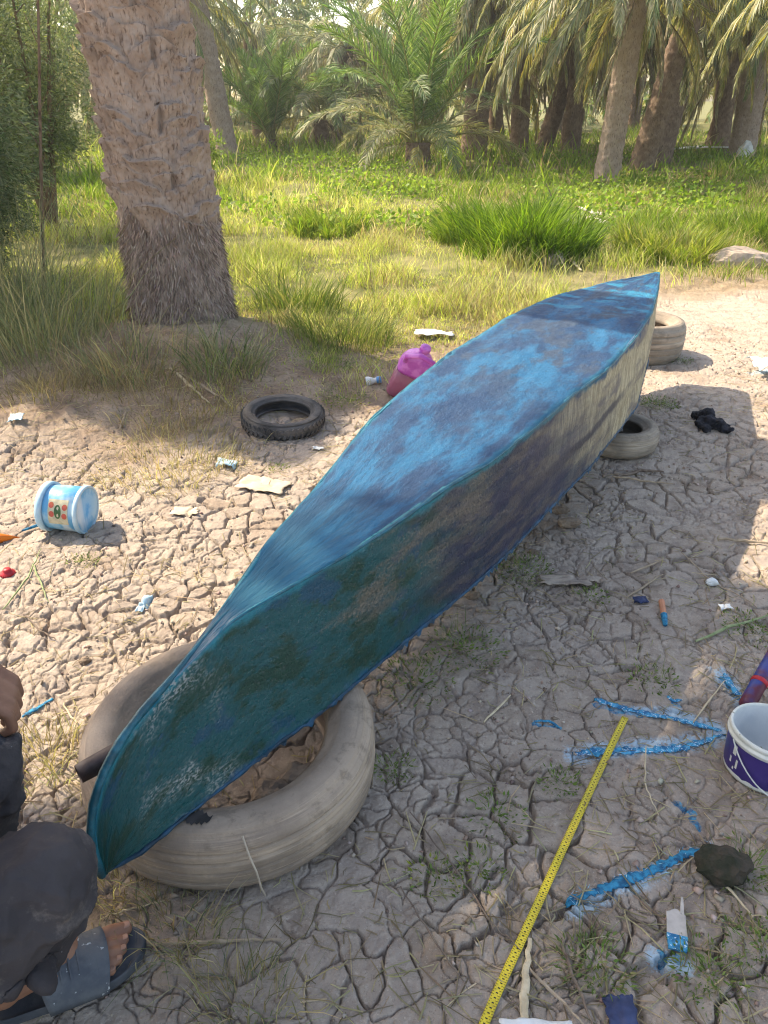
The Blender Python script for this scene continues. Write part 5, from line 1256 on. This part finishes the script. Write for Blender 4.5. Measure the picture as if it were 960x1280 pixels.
# purple labelled bucket at the right edge
def bucket():
    x, y, _ = unproj(969, 914, .118); g = gz(x, y)-.004; Rr, Hh = .102, .125
    t = thing('paint_bucket', 'white paint bucket with a dark purple band at the right edge', 'bucket', (x, y, g), (R(-4), R(3), 0))
    wh = simple('bucket_white', (.66, .67, .62), (.52, .54, .50), 18, .4, .3, 80, .002, .45, speck=((.30, .30, .26), .66))
    ins = simple('bucket_inside', (.60, .62, .62), (.44, .48, .50), 9, .35, .3, 40, .003, .5, speck=((.16, .15, .14), .74))
    pu = simple('purple_band', (.035, .022, .14), (.05, .03, .18), 12, .35, .2, 60, .002, .5, speck=((.5, .5, .55), .74))
    b = MB(); b.lathe([(0, .004), (Rr*.86, .004), (Rr*.89, .0), (Rr*.905, .006), (Rr*.97, Hh-.02)], 64); obj('body', b, wh, t, world=False, smooth=True)
    b = MB(); b.lathe([(0, .010), (Rr*.85, .010), (Rr*.93, Hh-.004)], 64); obj('inside', b, ins, t, world=False, smooth=True)
    b = MB(); b.lathe([(Rr*.93, Hh-.004), (Rr*.935, Hh), (Rr*.985, Hh), (Rr*1.0, Hh-.004), (Rr*1.0, Hh-.009), (Rr*.975, Hh-.011), (Rr*.975, Hh-.015), (Rr*1.02, Hh-.017), (Rr*1.02, Hh-.023), (Rr*.97, Hh-.025)], 64); obj('rim', b, wh, t, world=False, smooth=True)
    n = 64; b = MB(); vs = []
    for k in range(n):
        a_ = 6.283*k/n; j = random.uniform(-.0025, .0025)
        vs += [(Rr*.918*math.cos(a_), Rr*.918*math.sin(a_), .014+j), (Rr*.973*math.cos(a_), Rr*.973*math.sin(a_), Hh-.030)]
    b.add(vs, [(2*k, 2*((k+1) % n), 2*((k+1) % n)+1, 2*k+1) for k in range(n)]); band = obj('label_band', b, pu, t, world=False, smooth=True)
    for a0, a1, z0, z1 in ((3.30, 3.42, .062, .09), (3.46, 3.52, .030, .055), (3.24, 3.30, .035, .052), (3.38, 3.43, .022, .030)):
        b = MB(); vs = []
        for k in range(5): a_ = a0+(a1-a0)*k/4; vs += [(Rr*(.922+.05*z0/.1)*math.cos(a_)*1.004, Rr*(.922+.05*z0/.1)*math.sin(a_)*1.004, z0), (Rr*(.922+.05*z1/.1)*math.cos(a_)*1.004, Rr*(.922+.05*z1/.1)*math.sin(a_)*1.004, z1)]
        b.add(vs, [(2*k, 2*k+2, 2*k+3, 2*k+1) for k in range(4)]); obj('white_print', b, wh, band, world=False)
    b = MB(); A0 = 3.30; A1 = A0+math.pi; P = []
    for k in range(25):
        q = math.pi*k/24; a_ = A0+(A1-A0)*k/24
        P.append((Rr*1.05*math.cos(a_), Rr*1.05*math.sin(a_), Hh-.02-.105*math.sin(q)))
    b.tube(P, .0018, 6); obj('wire_handle', b, wh, t, world=False)
    # maroon and blue roller handle lying behind it
    a = Vector(unproj(932, 884, .04)); bb = Vector(unproj(966, 822, .10)); d = bb-a
    r_ = thing('roller_handle', 'maroon and blue stained roller handle leaning behind the purple bucket', 'roller handle', tuple(a))
    s = NB('stained_handle'); cc = s.mix(s.ramp(s.noise(12, 4), .42, .6), (.11, .02, .04), (.03, .05, .22)); mt = s.done(cc, .45, s.bump(s.noise(60, 4), .3, .003), .4)
    b = MB(); b.tube([a+d*.0, a+d*.04, a+d*.5, a+d*1.2], [.016, .021, .021, .020], 16); obj('grip', b, mt, r_, smooth=True)
    b = MB(); b.tube([a+d*.45, a+d*.52], [.0225, .0225], 16); obj('collar', b, M['red'], r_, smooth=True)
bucket()

# ragged strips of painted fibre
def strip(label, pts, wd, m='blue_fibre', tw=.35, group='blue painted strips on the mud', dz=.002):
    raw = [at_px(*p) for p in pts]; L_ = [0]
    for a, b in zip(raw[:-1], raw[1:]): L_.append(L_[-1]+(b-a).length)
    N = max(12, int(L_[-1]/.006)); nx = 5; vs = []; fs = []; sd = random.random()*50
    for i in range(N):
        d = L_[-1]*i/(N-1); k = max(j for j in range(len(raw)-1) if L_[j] <= d+1e-9); f = (d-L_[k])/(L_[k+1]-L_[k]); p = raw[k].lerp(raw[k+1], f); t_ = (raw[k+1]-raw[k]).normalized(); s_ = Vector((-t_.y, t_.x, 0))
        e = min(1, 4*i/N+.35, 4*(N-1-i)/N+.25); w0 = wd*e*(.55+1.0*float(fbm(np.array(i*.22), np.array(sd), 3, 3))); off = wd*.4*(float(vnoise(np.array(i*.12), np.array(sd+9), 3))-.5)
        for j in range(nx):
            q = (j/(nx-1)-.5)*w0+off+random.uniform(-.2, .2)*wd*(j in (0, nx-1)); P = p+s_*q; z = gz(P.x, P.y)
            vs.append([P.x, P.y, z, j])
    zz = np.array([v[2] for v in vs]).reshape(N, nx); zm = zz.copy()
    for _ in range(40): zm[1:-1] = np.maximum(zm[1:-1], (zm[:-2]+zm[2:])/2*.998)
    vs = [(v[0], v[1], zm[k//nx, k % nx]+dz+.0015*math.sin(math.pi*v[3]/(nx-1))+random.uniform(0, .0005)) for k, v in enumerate(vs)]
    for i in range(N-1):
        for j in range(nx-1): fs.append((i*nx+j, (i+1)*nx+j, (i+1)*nx+j+1, i*nx+j+1))
    mb = MB(); mb.add(vs, fs); o = obj('paint_strip', mb, M[m], None, smooth=True); s_ = o.modifiers.new('t', 'SOLIDIFY'); s_.thickness = .0012; s_.offset = -1
    hb = []; nh = int(N*2.2); ii = rng.integers(0, N, nh); jj = rng.choice([0, nx-1], nh); A_ = np.array([vs[a_*nx+b_] for a_, b_ in zip(ii, jj)])
    dr = rng.normal(0, 1, (nh, 3))*np.array([1, 1, .25]); dr[:, 2] = np.abs(dr[:, 2]); v = leaves(A_, wd*(.3+.7*rng.random(nh)), .0009+.0006*rng.random(nh), dr, pal(nh, [(.3, .5, .65), (.02, .25, .45), (.6, .7, .75)]))
    obj('fibres', new_mesh('fibres', v[0], v[1], None, False, v[3]), M['fibre'], o, world=False)
    return tag(o, label, 'painted strip', group)
strip('thin dark blue strip, upper of the two by the purple bucket', [(742, 876), (790, 888), (845, 899), (902, 915)], .017, 'blue_fibre')
strip('bright blue strip with white dust, lower of the two by the bucket', [(716, 942), (790, 940), (850, 935), (905, 918)], .022, 'blue_fibre')
strip('straight blue strip reaching from the tape side to the mossy block', [(706, 1140), (760, 1112), (830, 1080), (892, 1058)], .021, 'blue_fibre_dark')
strip('short blue strip on the mud at the left edge beside the tyre', [(28, 897), (48, 886), (70, 877)], .012, 'blue_fibre_dark')
strip('small blue flake on the mud left of the upper blue strip', [(667, 903), (685, 905), (700, 910)], .008, 'blue_fibre_dark')
strip('curled blue flake just above the upper blue strip', [(834, 872), (842, 878), (852, 879)], .009, 'blue_fibre')
strip('pale blue strip sticking out behind the purple bucket', [(905, 842), (915, 860), (926, 876)], .018, 'blue_fibre')

# paint-dipped wooden scrap
a = at_px(843, 1142); b = at_px(846, 1195); d = (b-a); t = thing('wood_scrap', 'grey flat stick with its lower end dipped in blue paint', 'stick', tuple(a)); sdv = Vector((-d.y, d.x, 0)).normalized()
def slab(p, q, w0, w1, th): return [p-sdv*w0, p+sdv*w0, q+sdv*w1, q-sdv*w1, p-sdv*w0+Vector((0, 0, th)), p+sdv*w0+Vector((0, 0, th)), q+sdv*w1+Vector((0, 0, th)), q-sdv*w1+Vector((0, 0, th))]
BF = [(3, 2, 1, 0), (4, 5, 6, 7), (0, 1, 5, 4), (1, 2, 6, 5), (2, 3, 7, 6), (3, 0, 4, 7)]
up3 = Vector((0, 0, .010)); mb = MB(); mb.add(slab(a+up3, a+d*.1+up3, .003, .014, .005), BF); mb.add(slab(a+d*.1+up3, a+d*.62+up3, .018, .019, .005), BF); mb.add(slab(a+d*.1+up3+sdv*.012, a-d*.35+up3+sdv*.014, .004, .002, .005), BF)
M['scrap'] = simple('grey_wood', (.50, .46, .42), (.40, .36, .33), 30, .8)
obj('blade', mb, M['scrap'], t); mb = MB(); mb.add(slab(a+d*.62+up3, a+d*.95+up3-Vector((0, 0, .002)), .0195, .017, .0056), BF); obj('painted_end', mb, M['blue_fibre'], t)

# yellow measuring tape
def tape():
    px = [(783, 890), (748, 962), (700, 1065), (652, 1170), (618, 1245), (585, 1325)]
    raw = [Vector(unproj(u, v, .018)) for u, v in px]; t = thing('measuring_tape', 'yellow steel measuring tape stretched over the mud towards the bottom edge', 'measuring tape', tuple(raw[0]))
    s = NB('tape_yellow'); mt = s.done(s.mix(s.ramp(s.noise(30, 4), .4, .7), (.72, .56, .03), (.58, .44, .03)), .35, None, .5)
    P = []
    for a, b in zip(raw[:-1], raw[1:]):
        for k in range(24): P.append(a.lerp(b, k/24))
    P.append(raw[-1]); P = np.array([tuple(p) for p in P])
    for _ in range(40): P[1:-1, :2] = .5*P[1:-1, :2]+.25*(P[:-2, :2]+P[2:, :2])
    G = ground_z(P[:, 0], P[:, 1]); Zr = np.array([G[max(0, i-6):i+7].max() for i in range(len(P))]); Zs = Zr.copy()
    for _ in range(60): Zs[1:-1] = .5*Zs[1:-1]+.25*(Zs[:-2]+Zs[2:])
    P[:, 2] = np.maximum(Zs, Zr*.5+Zs*.5)+.004
    mb = MB(); hw = .0085; tk = MB(); vs = []; n = len(P)
    def frame(i):
        d = Vector(P[min(i+1, n-1)]-P[max(i-1, 0)]).normalized(); return d, Vector((-d.y, d.x, 0)).normalized()
    for i in range(n):
        d, s_ = frame(i)
        for j in range(5): q = j/2-1; vs.append(Vector(P[i])+s_*hw*q+Vector((0, 0, .0016*(q*q))))
    mb.add(vs, [(i*5+j, (i+1)*5+j, (i+1)*5+j+1, i*5+j+1) for i in range(n-1) for j in range(4)])
    bl = obj('blade', mb, mt, t, smooth=True); sd = bl.modifiers.new('t', 'SOLIDIFY'); sd.thickness = .0006; sd.offset = -1
    dist = np.concatenate([[0], np.cumsum(np.linalg.norm(np.diff(P, axis=0), axis=1))])
    k = 0
    def quad(dd, l0, l1, w_):
        i = int(np.searchsorted(dist, dd)); i = min(max(i, 1), n-1); f = (dd-dist[i-1])/(dist[i]-dist[i-1]); p = Vector(P[i-1]).lerp(Vector(P[i]), f); d, s_ = frame(i)
        zz = lambda l: Vector((0, 0, .0016*(l/hw)**2+.0007)); tk.add([p+s_*l0-d*w_+zz(l0), p+s_*l1-d*w_+zz(l1), p+s_*l1+d*w_+zz(l1), p+s_*l0+d*w_+zz(l0)], [(0, 1, 2, 3)])
    while k*.005 < dist[-1]-.01:
        dd = k*.005+.004; ln = .009 if k % 20 == 0 else (.006 if k % 2 == 0 else .0035); quad(dd, hw*.97-ln, hw*.97, .0004); quad(dd, -hw*.97, -hw*.97+ln*.7, .0004)
        if k % 2 == 1: quad(dd, -.0022, .0022, .0011)
        k += 1
    o = obj('scale_marks', tk, M['black'], bl, world=True)
tape()

# ------------------------------------------------------------ straw, crumbs and dead leaves: too many to count
def litter():
    parts = []; n = 13000
    y = .6+4.3*rng.random(n)**1.15; x = (rng.random(n)*2-1)*(.66*y+.45)
    den = sstep(.40, .62, fbm(x*2.3, y*2.3, 3, 300)); den = den*.8+1.3*((x > .15) & (y < 1.05))+1.9*((x < -.1) & (y > 2.95))+.5*sstep(.5, .65, fbm(x*1.1, y*1.1, 2, 333)); k = rng.random(n) < den*.6+.06
    x = x[k]; y = y[k]; n = len(x); z = ground_z(x, y)+.0035; a = rng.random(n)*6.283; Lg = .02+.09*rng.random(n)**2
    D = np.stack([np.cos(a), np.sin(a), rng.normal(0, .07, n)], 1)
    S = np.stack([-np.sin(a), np.cos(a), 0*a], 1)*(.0008+.0011*rng.random(n))[:, None]; P = np.stack([x, y, z], 1); mid = P+D*(Lg*.5)[:, None]; mid += rng.normal(0, .0025, (n, 3)); mid[:, 2] = np.maximum(mid[:, 2], ground_z(mid[:, 0], mid[:, 1])+.002)
    E_ = P+D*Lg[:, None]; E_[:, 2] = np.maximum(E_[:, 2], ground_z(E_[:, 0], E_[:, 1])+.002)
    U = np.array([0, 0, .0014])
    V = np.stack([P-S, P+S, mid-S, mid+S, E_-S*.6, E_+S*.6, P+U, mid+U, E_+U], 1).reshape(-1, 3); b = (np.arange(n)*9)[:, None]
    Q = np.concatenate([b+np.array(q) for q in ([0, 2, 7, 6], [6, 7, 3, 1], [2, 4, 8, 7], [7, 8, 5, 3])]); C = np.repeat(pal(n, [(.50, .41, .30), (.60, .51, .38), (.40, .32, .24), (.30, .24, .18)])[:, None], 9, 1).reshape(-1, 3)
    o = obj('straw_litter', new_mesh('straw_litter', V, Q, None, False, C), M['grass']); tag(o, 'broken straw and fine dry stalks scattered over the cracked mud', 'straw', kind='stuff')
    n = 15000; y = .6+4.5*rng.random(n)**1.2; x = (rng.random(n)*2-1)*(.66*y+.45); k = rng.random(n) < .15+.85*sstep(.45, .62, fbm(x*2.8+3, y*2.8, 3, 320)); x = x[k]; y = y[k]; n = len(x)
    r = .0018+.0075*rng.random(n)**4; z = ground_z(x, y)+r*.4; base = np.array([(1, 0, 0), (-1, 0, 0), (0, 1, 0), (0, -1, 0), (0, 0, .8), (0, 0, -.8)], float)
    V = np.stack([x, y, z], 1)[:, None, :]+base[None]*r[:, None, None]*(1+rng.normal(0, .3, (n, 6, 1)))+rng.normal(0, .2, (n, 6, 3))*r[:, None, None]
    T = np.array([(0, 2, 4), (2, 1, 4), (1, 3, 4), (3, 0, 4), (2, 0, 5), (1, 2, 5), (3, 1, 5), (0, 3, 5)]); T = ((np.arange(n)*6)[:, None, None]+T[None]).reshape(-1, 3)
    C = np.repeat(pal(n, [(.36, .29, .24), (.44, .36, .30), (.28, .21, .17)])[:, None], 6, 1).reshape(-1, 3)
    s = NB('crumb'); mt = s.done(s.attr('tint', 'Color'), .95, None, .1)
    o = obj('soil_crumbs', new_mesh('soil_crumbs', V.reshape(-1, 3), None, T, False, C), mt); tag(o, 'loose soil crumbs and grit lying over the cracked mud', 'soil crumbs', kind='stuff')
litter()

# ------------------------------------------------------------ the thin haze of the grove
def haze():
    b = MB(); b.box((0, 20, 7.5), (130, 110, 18.5)); s = NB('haze'); s.t.nodes.remove(s.b)
    v = s.n('ShaderNodeVolumePrincipled'); v.inputs['Color'].default_value = (.93, .96, 1, 1); v.inputs['Density'].default_value = .0015; v.inputs['Anisotropy'].default_value = .3
    s.t.links.new(v.outputs[0], s.out.inputs['Volume']); o = obj('haze', b, s.m); o['kind'] = 'stuff'
haze()
